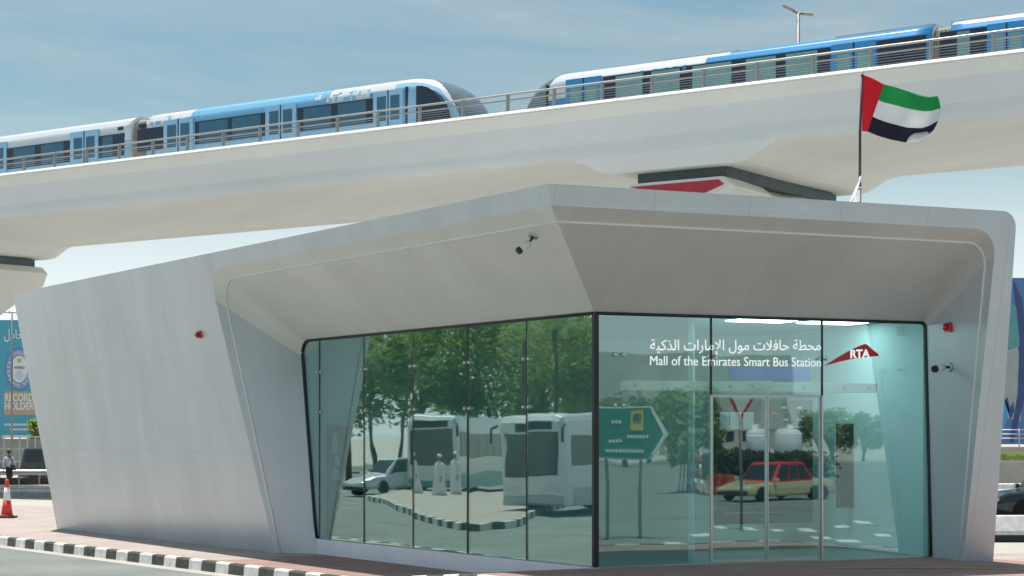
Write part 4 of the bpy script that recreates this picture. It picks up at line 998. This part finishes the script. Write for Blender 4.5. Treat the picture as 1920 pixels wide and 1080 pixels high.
# ------------------------------------------------------------------ left background
def gpx(x, y, z=ROAD): Y = FP * (CH - z) / (y - HOR); v = px(x, y, Y); v.z = z; return v
cone_p = gpx(13, 971, .0)
t = thing('traffic_cone', 'tall red and white traffic cone standing at the left of the station', 'traffic cone', tuple(cone_p))
b = MB(); b.box((0, 0, .03), (.50, .50, .06)); b.build('base', M_blk, t, True, bevel=.02)
M_conew = mat('cone_white', (.75, .74, .78), .5, var=.05); M_coner = mat('cone_red', (.68, .045, .03), .45, var=.06)
hs = [(.06, .175), (.1, .165), (.50, .11), (.88, .072), (1.13, .04)]
for (z0_, r0_), (z1_, r1_), m, nm in ((hs[1], hs[2], M_coner, 'red_band'), (hs[2], hs[3], M_conew, 'white_band'), (hs[3], hs[4], M_coner, 'red_tip')):
    b = MB(); b.lathe((0, 0, 0), [(r0_, z0_), (r1_, z1_ - .001)], 20); b.build(nm, m, t, True)
b = MB(); b.lathe((0, 0, 0), [(.2, .06), (.165, .1)], 20); b.build('collar', M_coner, t, True)
pp = gpx(17, 913, ROAD)
tp_ = person('person in a pale lilac shirt and dark trousers walking away with a shoulder bag', tuple(pp), R(82), 1.78, False, .55)
b = MB(); k_ = 1.0
b.prism([Vector(v) for v in ((-.14, -.20, .82), (.16, -.20, .82), (.16, -.20, 1.08), (-.14, -.20, 1.08))], (0, -.10, 0)); bg_ = b.build('bag', M_blk, None, True, bevel=.02)
bg_.location = pp; bg_.rotation_euler = (0, 0, R(82)); tag(bg_, 'black shoulder bag hanging at the walking person\'s right hip', 'bag')
b = MB(); b.tube([(0.02, -.26, 1.08), (-.07, -.2, 1.3), (-.13, -.12, 1.44), (-.02, -.06, 1.53), (.1, -.14, 1.42), (.12, -.22, 1.2), (.1, -.25, 1.08)], .018, 6); sp = b.build('strap', M_blk, bg_, True)
q = gpx(40, 905); hx = 2.35
car('parked_suv', 'dark green parked SUV half hidden behind the left end of the station', 'car', (q.x + 2.5, q.y, ROAD), R(0), 4.7, 1.9, 1.86, 'suv', (.05, .06, .052))
q = px(66, 840, 118); car('white_van', 'white van roof showing beyond the dark parked SUV', 'van', (px(50, 0, 118).x + 2.5, 118, ROAD), R(180), 5.0, 1.95, 2.2, 'van', (.72, .73, .72))
# guard rail in front of the SUV
g0, g1 = px(-60, 0, 91.0), px(130, 0, 91.0)
t = thing('guard_rail', 'pale grey steel guard rail in front of the parked SUV', 'guard rail', (g0.x, 91, ROAD))
b = MB(); z1_, z0_ = CH - 66 * 91 / FP, CH - 76 * 91 / FP; zm = (z1_ + z0_) / 2; h_ = (z1_ - z0_) / 2
b.prism([Vector((g0.x, 91 + o, zm + z * h_)) for o, z in ((0, -1), (-.06, -.7), (-.06, -.3), (0, 0), (-.06, .3), (-.06, .7), (0, 1), (.03, 1), (.03, -1))], (g1.x - g0.x, 0, 0)); b.build('rail', mat('galvanised_steel', (.5, .51, .49), .4, .5), t)
b = MB(); b.box(((g0.x + g1.x) / 2, 91.3, ROAD + .2), (g1.x - g0.x, .3, .42)); b.build('base', M_blk, t)  # dark strip added for the shade below the rail
for i in range(5):
    x = lerp(g0.x, g1.x, (i + .5) / 5); b = MB(); b.box((x, 91.1, ROAD + .35), (.1, .12, .7)); b.build('post', M_grail, t)
def kerbbox(x0, x1, y, z, w_, h, name='kerb_strip'):
    a, c = px(x0, 0, y), px(x1, 0, y); b = MB(); b.box(((a.x + c.x) / 2, y, ROAD + h / 2), (c.x - a.x, w_, h)); return struct(b.build(name, M_kw, None, bevel=.02))
kerbbox(-140, 200, 87.0, 0, .9, .16); kerbbox(-140, 200, 81.0, 0, .4, .15)
# billboard and fence
BY = 150
M_bb = mat('billboard_blue', (.075, .36, .50), .5, var=.05); M_bbt = mat('billboard_tan', (.52, .37, .25), .5, var=.05); M_bbw = mat('billboard_white', (.72, .76, .78), .5, var=.03); M_bbd = mat('billboard_navy', (.10, .16, .33), .5, var=.05); M_gold = mat('billboard_gold', (.45, .42, .2), .5)
bl = px(-80, 815, BY)
t = thing('billboard', 'big blue billboard with a round badge and RECORD HOLDER lettering', 'billboard', (bl.x, BY, ROAD))
def rect(x0, y0, x1, y1, d=0): return [px(x0, y1, BY - d), px(x1, y1, BY - d), px(x1, y0, BY - d), px(x0, y0, BY - d)]
b = MB(); b.prism(rect(-80, 600, 92, 817), (0, .6, 0)); b.build('face', M_bb, t)
b = MB()
for x in (-60, 0, 60): b.tube([px(x, 700, BY + .9), Vector((px(x, 700, BY + .9).x, BY + .9, ROAD))], .22, 8)
b.build('support', M_grail, t)
def disc(cx, cy, rx, ry, d, m, nm, th=.02, n=40):
    b = MB(); b.prism([px(cx + rx * math.cos(2 * math.pi * i / n), cy + ry * math.sin(2 * math.pi * i / n), BY - d) for i in range(n)], (0, .02, 0)); return b.build(nm, m, t)
bx, by = 36, 692
disc(bx, by, 26.5, 39, .03, M_bbd, 'badge_ring'); disc(bx, by, 25.2, 37.5, .05, mat('badge_blue', (.22, .33, .55), .5), 'badge_ring'); disc(bx, by, 15.5, 25, .07, M_bbw, 'badge_disc')
b = MB(); b.prism([px(bx + (6 if i % 2 == 0 else 2.6) * math.sin(math.pi * i / 5), by - 16 - (6 if i % 2 == 0 else 2.6) * math.cos(math.pi * i / 5), BY - .1) for i in range(10)], (0, .02, 0)); b.build('badge_star', M_gold, t)
letter('WORLD', px(bx - 10, by - 0.5, BY - .1), px(bx + 10, by - .5, BY - .1), (0, 0, 1), .2, M_bbd, t, 'badge_lettering', bold=.02)
disc(bx, by + 12, 8, 9, .09, mat('badge_globe', (.55, .62, .7), .5), 'badge_globe')
ring_t = 'GUINNESS WORLD RECORDS '
for i, chh in enumerate(ring_t):
    if chh == ' ': continue
    a = -math.pi * .98 + 2 * math.pi * i / len(ring_t); ca, sa = math.sin(a), math.cos(a)
    c = px(bx + 20.3 * ca, by - 31 * sa, BY - .08); tang = Vector((sa, 0, -ca)); up = Vector((ca, 0, sa)); me_h = .20
    letter(chh, c - tang * .085 - up * .1, c + tang * .085 - up * .1, up, me_h, M_bbw, t, 'badge_lettering', bold=.03)
b = MB(); b.prism(rect(8, 734, 70, 778, .03), (0, .03, 0)); b.build('text_panel', M_bbt, t)
letter('RECORD', px(9, 752, BY - .06), px(63, 752, BY - .06), (0, 0, 1), .60, M_bbw, t, bold=.03)
letter('HOLDER', px(9, 768, BY - .06), px(64, 768, BY - .06), (0, 0, 1), .60, M_bbw, t, bold=.03)
letter('\uFEDE\uFEE3\uFE8E\uFEA3', px(8, 635, BY - .06), px(42, 635, BY - .06), (0, 0, 1), .75, M_bbw, t, bold=.02)
for x0, x1, y in ((8, 70, 796), (19, 65, 805)):
    b = MB(); x = x0
    rdm = random.Random(int(y))
    while x < x1:
        w_ = rdm.uniform(2, 4.5); b.prism(rect(x, y - 2, min(x + w_, x1), y + 2.2, .04), (0, .02, 0)); x += w_ + 1
    b.build('small_lettering', M_bbw, t)
fy = 128
t = thing('metal_fence', 'grey steel post fence under the blue billboard', 'fence', (px(0, 0, fy).x, fy, ROAD))
fx0, fx1 = px(-80, 0, fy).x, px(110, 0, fy).x
b = MB()
for z in (.5, 1.4, 2.25): b.box(((fx0 + fx1) / 2, fy, z), (fx1 - fx0, .06, .1))
b.build('rail', M_mesh, t)
for i in range(14):
    x = lerp(fx0, fx1, i / 13); b = MB(); b.box((x, fy, 1.05), (.09, .1, 2.5)); b.build('post', M_mesh, t)
b = MB(); b.box(((fx0 + fx1) / 2, fy + 3, .95), (fx1 - fx0, .3, 2.3)); w_ = b.build('boundary_wall', mat('grey_wall', (.24, .26, .26), .8, var=.3, scale=.4), None); tag(w_, 'low grey boundary wall behind the steel fence', 'wall')
tree('small green tree beside the billboard\'s lower right corner', (px(76, 0, 146).x, 146, ROAD), 4.0, 1.1, M_leaf2, 900, 5, None)
def lamp(name, label, top, arms, ground, thick):
    t = thing('street_lamp', label, 'street lamp', (top.x, top.y, ground), 0, 'double headed street lamps')
    b = MB(); b.tube([Vector((top.x, top.y, ground)), top], [thick * 1.5, thick], 10); b.build('pole', M_grail, t)
    for a in arms:
        a = Vector(a); d = a.normalized(); e = top + a; s_ = d.cross(Vector((0, 0, 1))).normalized(); u_ = s_.cross(d)
        b = MB(); b.tube([top - d * .05, top + a * .35], thick * .8, 8); b.build('arm', M_grail, t)
        b = MB(); b.prism([top + a * .3 + s_ * w_ + u_ * z for w_, z in ((-.13, -.03), (.13, -.03), (.16, .02), (.1, .08), (-.1, .08), (-.16, .02))], a * .7); b.build('lamp_head', mat('lamp_head_grey', (.3, .31, .3), .5, .2), t)
lt = px(22.5, 586, 112); lamp('', 'thin double street lamp standing in front of the blue billboard', lt, ((-.55, 0, .02), (.3, 0, 0)), ROAD, .05)
lt = px(1497, 25, 74); lamp('', 'tall double headed street lamp rising behind the blue train', lt, ((-.62, .1, .32), (.6, -.05, -.08)), ROAD, .06)

# ------------------------------------------------------------------ right background
MY = 120
t = thing('mural_wall', 'tall blue mural painted building side at the right edge', 'building', (px(1905, 815, MY).x, MY, ROAD))
def mp_(x, y, d=0): return px(x, y, MY - d)
b = MB(); b.prism([mp_(1850, 833), mp_(2010, 833), mp_(2010, 521), mp_(1850, 521)], (0, 4, 0)); b.build('wall', mat('mural_blue', (.08, .19, .42), .6, var=.15, scale=.3), t)
M_m1 = mat('mural_light_blue', (.07, .30, .58), .6, var=.1); M_m2 = mat('mural_teal', (.10, .30, .33), .6, var=.15, scale=.6); M_m3 = mat('mural_grey', (.32, .36, .36), .6, var=.15, scale=.6); M_m4 = mat('mural_navy', (.04, .07, .20), .6, var=.1)
for poly_, m, nm in (([(1890, 560), (1905, 575), (1915, 620), (1912, 650), (1880, 655), (1880, 600)], M_m2, 'painted_leaf'), ([(1875, 660), (1908, 650), (1916, 700), (1914, 790), (1870, 780)], M_m3, 'painted_shape'), ([(1880, 664), (1912, 660), (1910, 705), (1880, 702)], M_m4, 'painted_shape'), ([(1860, 750), (1884, 744), (1893, 770), (1884, 800), (1878, 830), (1860, 830)], M_m1, 'painted_ribbon'), ([(1900, 525), (1916, 560), (1925, 640), (1922, 740), (1900, 830), (1893, 826), (1908, 740), (1912, 640), (1906, 580)], M_m4, 'painted_ribbon'), ([(1884, 752), (1889, 744), (1894, 764), (1900, 752), (1902, 770), (1895, 788)], M_m4, 'painted_leaf')):
    b = MB(); b.prism([mp_(x, y, .02 + .004 * len(poly_)) for x, y in poly_], (0, .015, 0)); b.build(nm, m, t)
def bar(name, x0, x1, yt, yb, Y, dep, m, parent=None, bevel=0):
    a, c = px(x0, yb, Y), px(x1, yt, Y); b = MB(); b.box(((a.x + c.x) / 2, Y + dep / 2, (a.z + c.z) / 2), (c.x - a.x, dep, c.z - a.z)); return b.build(name, m, parent, bevel=bevel)
t = thing('pipe_railing', 'thin grey pipe railing in front of the mural', 'railing', (px(1900, 0, 108).x, 108, ROAD))
for y in (806, 814, 822): b = MB(); b.tube([px(1840, y, 108), px(2000, y, 108)], .03, 6); b.build('rail', M_mesh, t)
for x in (1872, 1911, 1950): b = MB(); b.tube([px(x, 804, 108), Vector((px(x, 0, 108).x, 108, ROAD))], .04, 6); b.build('post', M_mesh, t)
o = bar('hedge_planter', 1840, 1990, 838, 880, 100, .5, M_conc); tag(o, 'long pale concrete planter holding a clipped hedge', 'planter')
t = thing('clipped_hedge', 'low yellow green clipped hedge in the concrete planter', 'hedge', (px(1910, 0, 100).x, 98.5, ROAD))
b = MB(); rd = random.Random(9); a, c = px(1873, 862, 98.6), px(1990, 849, 98.6)
for i in range(2600):
    p = Vector((rd.uniform(a.x, c.x), 98.6 + rd.uniform(-.3, .3), rd.uniform(a.z, c.z + .05 * math.sin(i)))); u = Vector((rd.gauss(0, 1), rd.gauss(0, 1), rd.gauss(0, 1))).normalized(); v = u.orthogonal().normalized(); s_ = .05
    b.add([p - u * s_, p + v * s_ * .6, p + u * s_, p - v * s_ * .6], [(0, 1, 2, 3)])
b.build('foliage', M_leaf2, t, fix=False)
o = bar('concrete_wall', 1835, 2000, 866, 908, 84, .4, mat('beige_concrete', (.36, .36, .32), .85, var=.1, scale=.8)); tag(o, 'beige concrete wall below the hedge at the right edge', 'wall')
o = bar('wall_coping', 1835, 2000, 908, 917, 66, 1.2, M_kw); tag(o, 'white topped concrete ledge behind the black car', 'ledge')
bq = px(1884, 960, 52); car('black_car', 'black car bonnet showing behind the low white barrier at the right edge', 'car', (bq.x + 2.15, 53.5, ROAD), R(184), 4.7, 1.9, 1.75, 'suv', (.012, .018, .022))
t = thing('concrete_barrier', 'low white concrete barrier beside the right end of the station', 'barrier', (px(1890, 0, 44).x, 44, ROAD))
a, c = px(1800, 1002, 44), px(2080, 966, 44); b = MB(); b.prism([Vector((a.x, 44 + o_, z)) for o_, z in ((-.28, a.z), (-.26, a.z + .1), (-.1, c.z - .02), (-.07, c.z), (.07, c.z), (.1, c.z - .02), (.28, a.z))], (c.x - a.x, 0, 0)); b.build('barrier_body', M_kw, t)
b = MB(); b.box(((a.x + c.x) / 2, 44, (a.z + ROAD) / 2), (c.x - a.x, .5, a.z - ROAD)); b.build('base', M_blk, t)  # black block stands in for the shadow under the barrier
pr = MB(); pr.poly([(7.6, 36, ROAD - .008), (16, 36, ROAD - .008), (16, 43.4, ROAD - .008), (8.0, 43.4, ROAD - .008)]); struct(pr.build('concrete_apron', M_conc, fix=False))

# ------------------------------------------------------------------ what the glass mirrors: the street to the left of the station
def mdir(d, n): d = Vector(d); return d - n * (2 * d.dot(n))
GT = 'trees across the street left of the station'
spec = [(700, 882, 11.5, 4.0, 0), (752, 876, 13, 4.6, 1), (810, 880, 12, 4.4, 0), (862, 874, 14, 5.0, 1), (915, 880, 12.5, 4.4, 0), (968, 876, 13.5, 4.8, 0), (1020, 882, 12, 4.2, 1), (1070, 878, 13.5, 4.6, 0), (1112, 884, 11, 3.6, 1)]
for i, (x, yg, h, cr, k_) in enumerate(spec):
    q = mirL(x, yg, ROAD); tree('broad %s green tree in the row across the street mirrored in the glass' % ('dark' if k_ == 0 else 'light'), q, h, cr, M_leaf if k_ == 0 else M_leaf2, 3600, 20 + i, GT)
for i, (x, yg, h) in enumerate(((662, 900, 7.5), (985, 896, 8.2), (1052, 895, 8.8))): palm('feathery date palm in front of the tree row mirrored in the glass', mirL(x, yg, ROAD), h, 50 + i, GT)
def head(n, vx, vy): d = mdir((vx, vy, 0), n); return math.atan2(d.y, d.x)
q = mirL(880, 921, ROAD); bus('city_bus', 'white and teal city bus parked across the street, mirrored left in the glass', tuple(q), head(N1, -.25, -.97), 11.0, 2.55, 3.35, (.62, .66, .66), (.03, .25, .27))
q = mirL(1120, 958, ROAD); bus('white_coach', 'plain white coach parked nearer the corner, mirrored beside the post', tuple(q), head(N1, -.5, -.87), 9.0, 2.5, 3.25, (.74, .76, .76), (.45, .48, .48))
q = mirL(738, 926, ROAD); car('white_hatchback', 'white hatchback parked before the city bus, mirrored in the left glass', 'car', tuple(q), head(N1, -.8, -.6), 4.0, 1.75, 1.55, 'hatch', (.7, .72, .72))
for x, yg, hh, lab in ((790, 934, 1.78, 'person in a white robe standing nearest the hatchback'), (832, 938, 1.74, 'person in a white robe standing in the middle of three'), (862, 935, 1.8, 'person in a white robe standing nearest the city bus')):
    q = mirL(x, yg, ROAD); person(lab, tuple(q), head(N1, .3 - 1.1 * (x % 3), -.9 + .3 * (x % 2)), hh, True, .15 + .1 * (x % 3), 'people in white robes')
isl = [(690, 930), (745, 946), (800, 966), (870, 984), (960, 976), (1042, 946), (1100, 930), (1000, 922), (850, 918), (760, 920)]
ip = [mirL(x, y, -.02) for x, y in isl]
b = MB(); b.prism(ip, (0, 0, -.2)); struct(b.build('traffic_island', M_pave))
kk = resample(ip[:7], .7); b = MB()
for i, (a, c) in enumerate(zip(kk, kk[1:])):
    n = (c - a).cross(Vector((0, 0, 1))).normalized() * .09
    b.prism([a - n, c - n, c + n, a + n], (0, 0, .015), i % 2); b.prism([a - n - Vector((0, 0, .2)), c - n - Vector((0, 0, .2)), c + n - Vector((0, 0, .2)), a + n - Vector((0, 0, .2))], (0, 0, .198), i % 2)
struct(b.build('island_kerb', [M_kw, M_kb]))
# ------------------------------------------------------------------ the street in front, mirrored in the right glass
def Rpt(x, y, Y): q = mir(px(x, y, Y), N2); return q
t = thing('direction_sign', 'green arrow shaped direction sign with a yellow square on two posts', 'road sign', tuple(Vector((Rpt(1180, 990, 45).x, Rpt(1180, 990, 45).y, ROAD))))
M_sg = mat('sign_green', (.0, .17, .11), .4, var=.04); M_sw = mat('sign_white', (.75, .77, .76), .4, var=.03); M_sy = mat('sign_yellow', (.62, .45, .04), .4)
dv = (Rpt(1180, 800, 45) - Rpt(1180, 800, 44)).normalized(); 
def sign_poly(nm, pts, d, m, par): b = MB(); b.prism([Rpt(x, y, 45) - dv * d for x, y in pts], dv * (.02)); return b.build(nm, m, par)
sign_poly('sign_edge', [(1096, 762), (1216, 762), (1247, 812), (1216, 860), (1096, 860)], .0, M_sw, t)
sign_poly('sign_face', [(1099, 765), (1213, 765), (1242, 812), (1213, 857), (1099, 857)], .022, M_sg, t)
sign_poly('arrow_band', [(1214, 770), (1220, 770), (1243, 812), (1220, 852), (1214, 852), (1236, 812)], .044, M_sw, t)
sy = sign_poly('yellow_square', [(1174, 770), (1199, 770), (1199, 806), (1174, 806)], .044, M_sy, t)
sign_poly('symbol', [(1178, 776), (1195, 776), (1195, 789), (1178, 789)], .066, M_kb, t)
for i, (x0, x1, y) in enumerate(((1140, 1158, 790), (1168, 1208, 818), (1136, 1160, 826), (1130, 1200, 845))):
    x = x0; j = 0
    b = MB()
    while x < x1: b.prism([Rpt(a, c, 45) - dv * .044 for a, c in ((x, y - 4), (x + 4, y - 3), (x + 4, y + 2), (x, y + 3))], dv * .02); x += 6; j += 1
    b.build('sign_lettering', M_sw, t)
for x in (1130, 1195):
    b = MB(); a = Rpt(x, 860, 45.15); b.tube([Vector((a.x, a.y, ROAD)), Rpt(x, 770, 45.15)], .045, 8); b.build('post', M_grail, t)
yq = Rpt(1392, 985, 49)
t = thing('yield_sign', 'red edged white triangle yield sign on a thin post', 'road sign', (yq.x, yq.y, ROAD)); dv = (Rpt(1392, 800, 49) - Rpt(1392, 800, 48)).normalized()
b = MB(); b.prism([Rpt(x, y, 49) for x, y in ((1364, 735), (1420, 735), (1392, 792))], dv * .02); b.build('sign_edge', M_red, t)
b = MB(); b.prism([Rpt(x, y, 49) - dv * .012 for x, y in ((1373, 740), (1411, 740), (1392, 779))], dv * .012); b.build('sign_face', M_sw, t)
b = MB(); b.tube([Vector((yq.x, yq.y, ROAD)), Rpt(1392, 738, 49.1)], .035, 8); b.build('post', M_grail, t)
q = mirR(1448, 938, ROAD); car('taxi', 'cream taxi with a red roof waiting across the street before the doors', 'taxi', tuple(q), head(N2, -.75, -.66), 4.8, 1.85, 1.5, 'sedan', (.62, .54, .33), None, M_red)
M_bar = mat('barrier_red', (.55, .05, .02), .5)
for i, x in enumerate((1326, 1345, 1364)):
    q = mirR(x, 926, ROAD); t = thing('water_barrier', 'red plastic water filled road barrier in a row before the taxi', 'barrier', tuple(q), head(N2, 1, 0), 'red plastic road barriers')
    b = MB(); b.prism([Vector((-.38, y, z)) for y, z in ((-.25, 0), (-.25, .15), (-.12, .4), (-.09, .85), (.09, .85), (.12, .4), (.25, .15), (.25, 0))], (.76, 0, 0)); b.build('shell', M_bar, t, True, bevel=.02)
    b = MB(); b.box((0, -.125, .55), (.6, .06, .12)); b.build('reflector', M_sw, t, True)
for i, (x, r_) in enumerate(((1424, .75), (1477, 1.05))):
    q = mirR(x, 880, ROAD); t = thing('storage_tank', 'white upright storage tank, the %s of two across the street' % ('narrower' if i == 0 else 'wider'), 'tank', tuple(q), 0, 'white storage tanks')
    b = MB(); b.lathe((0, 0, 0), [(r_, 0), (r_, 2.5), (r_ * .8, 2.75), (.22, 2.9), (.22, 3.15), (0, 3.2)], 24); b.build('shell', M_conew, t, True)
    b = MB(); b.tube([(r_ * 1.04, 0, .1), (r_ * 1.04, 0, 2.6)], .05, 6); b.build('pipe', M_grail, t, True)
for i, (x, yg, h, cr) in enumerate(((1150, 868, 6.5, 3.0), (1205, 864, 6, 2.8), (1262, 868, 6.8, 3.0), (1315, 862, 5, 2.6), (1540, 866, 5.0, 2.6), (1600, 866, 4.6, 2.4))): tree('leafy street tree across the road mirrored in the door side glass', mirR(x, yg, ROAD), h, cr, M_leaf, 1800, 80 + i, 'trees across the road before the doors')
# pale low building across the road
q0, q1 = mirR(1225, 856, ROAD), mirR(1430, 856, ROAD)
t = thing('low_building', 'pale low flat roofed building across the road before the doors', 'building', tuple(q0)); dd = (q1 - q0); nn = dd.cross(Vector((0, 0, 1))).normalized(); nn = nn if nn.dot(q0 - C) > 0 else -nn
b = MB(); b.prism([q0, q1, q1 + Vector((0, 0, 4.2)), q0 + Vector((0, 0, 4.2))], nn * 8); b.build('wall', mat('pale_render', (.5, .46, .4), .85, var=.08), t)
for i in range(5):
    f = (i + .5) / 5; c = q0.lerp(q1, f) - nn * .03; u = dd.normalized(); b = MB(); b.prism([c - u * .7 + Vector((0, 0, 1.4)), c + u * .7 + Vector((0, 0, 1.4)), c + u * .7 + Vector((0, 0, 2.8)), c - u * .7 + Vector((0, 0, 2.8))], nn * .06); b.build('window', M_cglass, t)
q0, q1 = mirR(1040, 838, ROAD), mirR(1480, 838, ROAD)
t = thing('shopping_mall', 'broad grey green mall block far across the road before the doors', 'building', tuple(q0)); dd = (q1 - q0); nn = dd.cross(Vector((0, 0, 1))).normalized(); nn = nn if nn.dot(q0 - C) > 0 else -nn
HM = 20.5
b = MB(); b.prism([q0, q1, q1 + Vector((0, 0, HM)), q0 + Vector((0, 0, HM))], nn * 30); b.build('wall', mat('mall_render', (.40, .43, .41), .85, var=.06, scale=.1), t)
for i in range(7):
    f0, f1 = (i + .15) / 7, (i + .8) / 7; c0_, c1_ = q0.lerp(q1, f0) - nn * .1, q0.lerp(q1, f1) - nn * .1
    b = MB(); b.prism([c0_ + Vector((0, 0, 3)), c1_ + Vector((0, 0, 3)), c1_ + Vector((0, 0, 14 + 2 * (i % 3))), c0_ + Vector((0, 0, 14 + 2 * (i % 3)))], nn * .2); b.build('facade_panel', mat('mall_panel_%d' % i, [(.5, .52, .5), (.34, .38, .37), (.45, .46, .43)][i % 3], .7, var=.05, scale=.1), t)
tree('slim street tree with a bare lower trunk nearest the arrow sign across the road', mirR(1288, 922, ROAD), 4.9, 1.7, M_leaf, 1500, 95, 'trees across the road before the doors')
for i in range(6):
    q = mirR(1262 + 8 * i, 921 + i * .6, ROAD); t = thing('delineator_post', 'slim red and white striped delineator post in a tight row across the road', 'post', tuple(q), 0, 'striped delineator posts')
    b = MB(); b.lathe((0, 0, 0), [(.16, 0), (.16, .04), (.06, .06)], 12); b.build('base', M_blk, t, True)
    for k in range(6): b = MB(); b.lathe((0, 0, 0), [(.045, .06 + k * .3), (.045, .355 + k * .3)], 10); b.build('band', M_coner if k % 2 == 0 else M_conew, t, True)
rd = random.Random(77)
q0, q1 = mirR(1300, 897, ROAD), mirR(1530, 897, ROAD); t = thing('clipped_hedge', 'long dark clipped hedge added behind the taxi to darken the mirrored street', 'hedge', tuple(q0))  # hedge added out of view to darken the reflection in the door glass
b = MB()
for i in range(5000):
    p = q0.lerp(q1, rd.random()) + Vector((rd.gauss(0, .35), rd.gauss(0, .35), rd.uniform(.1, 1.45 + .2 * math.sin(i)))); u = Vector((rd.gauss(0, 1), rd.gauss(0, 1), rd.gauss(0, 1))).normalized(); v = u.orthogonal().normalized(); s_ = .13
    b.add([p - u * s_, p + v * s_ * .6, p + u * s_, p - v * s_ * .6], [(0, 1, 2, 3)])
b.build('foliage', leafmat('leaves_deep', (.03, .05, .02), (.07, .10, .035)), t, fix=False)
# painted road bars
b = MB()
for x, y, w_ in ((1345, 985, 20), (1400, 988, 20), (1455, 990, 20), (1510, 992, 24), (1560, 985, 26), (1600, 978, 30), (1575, 1010, 40), (1640, 1000, 30), (1300, 995, 30), (1250, 1012, 34), (1530, 1005, 22), (1600, 1034, 60)):
    Yv = FP * (CH - ROAD) / (y - HOR); Yw = FP * (CH - ROAD) / (y + 5 - HOR)
    p4 = [mir(px(x - w_ / 2, y, Yv), N2), mir(px(x + w_ / 2, y + 2, Yv), N2), mir(px(x + w_ / 2 + 12, y + 6, Yw), N2), mir(px(x - w_ / 2 + 12, y + 5, Yw), N2)]
    b.poly([Vector((p.x, p.y, ROAD - .012)) for p in p4])
struct(b.build('road_marking', M_wpt, fix=False))
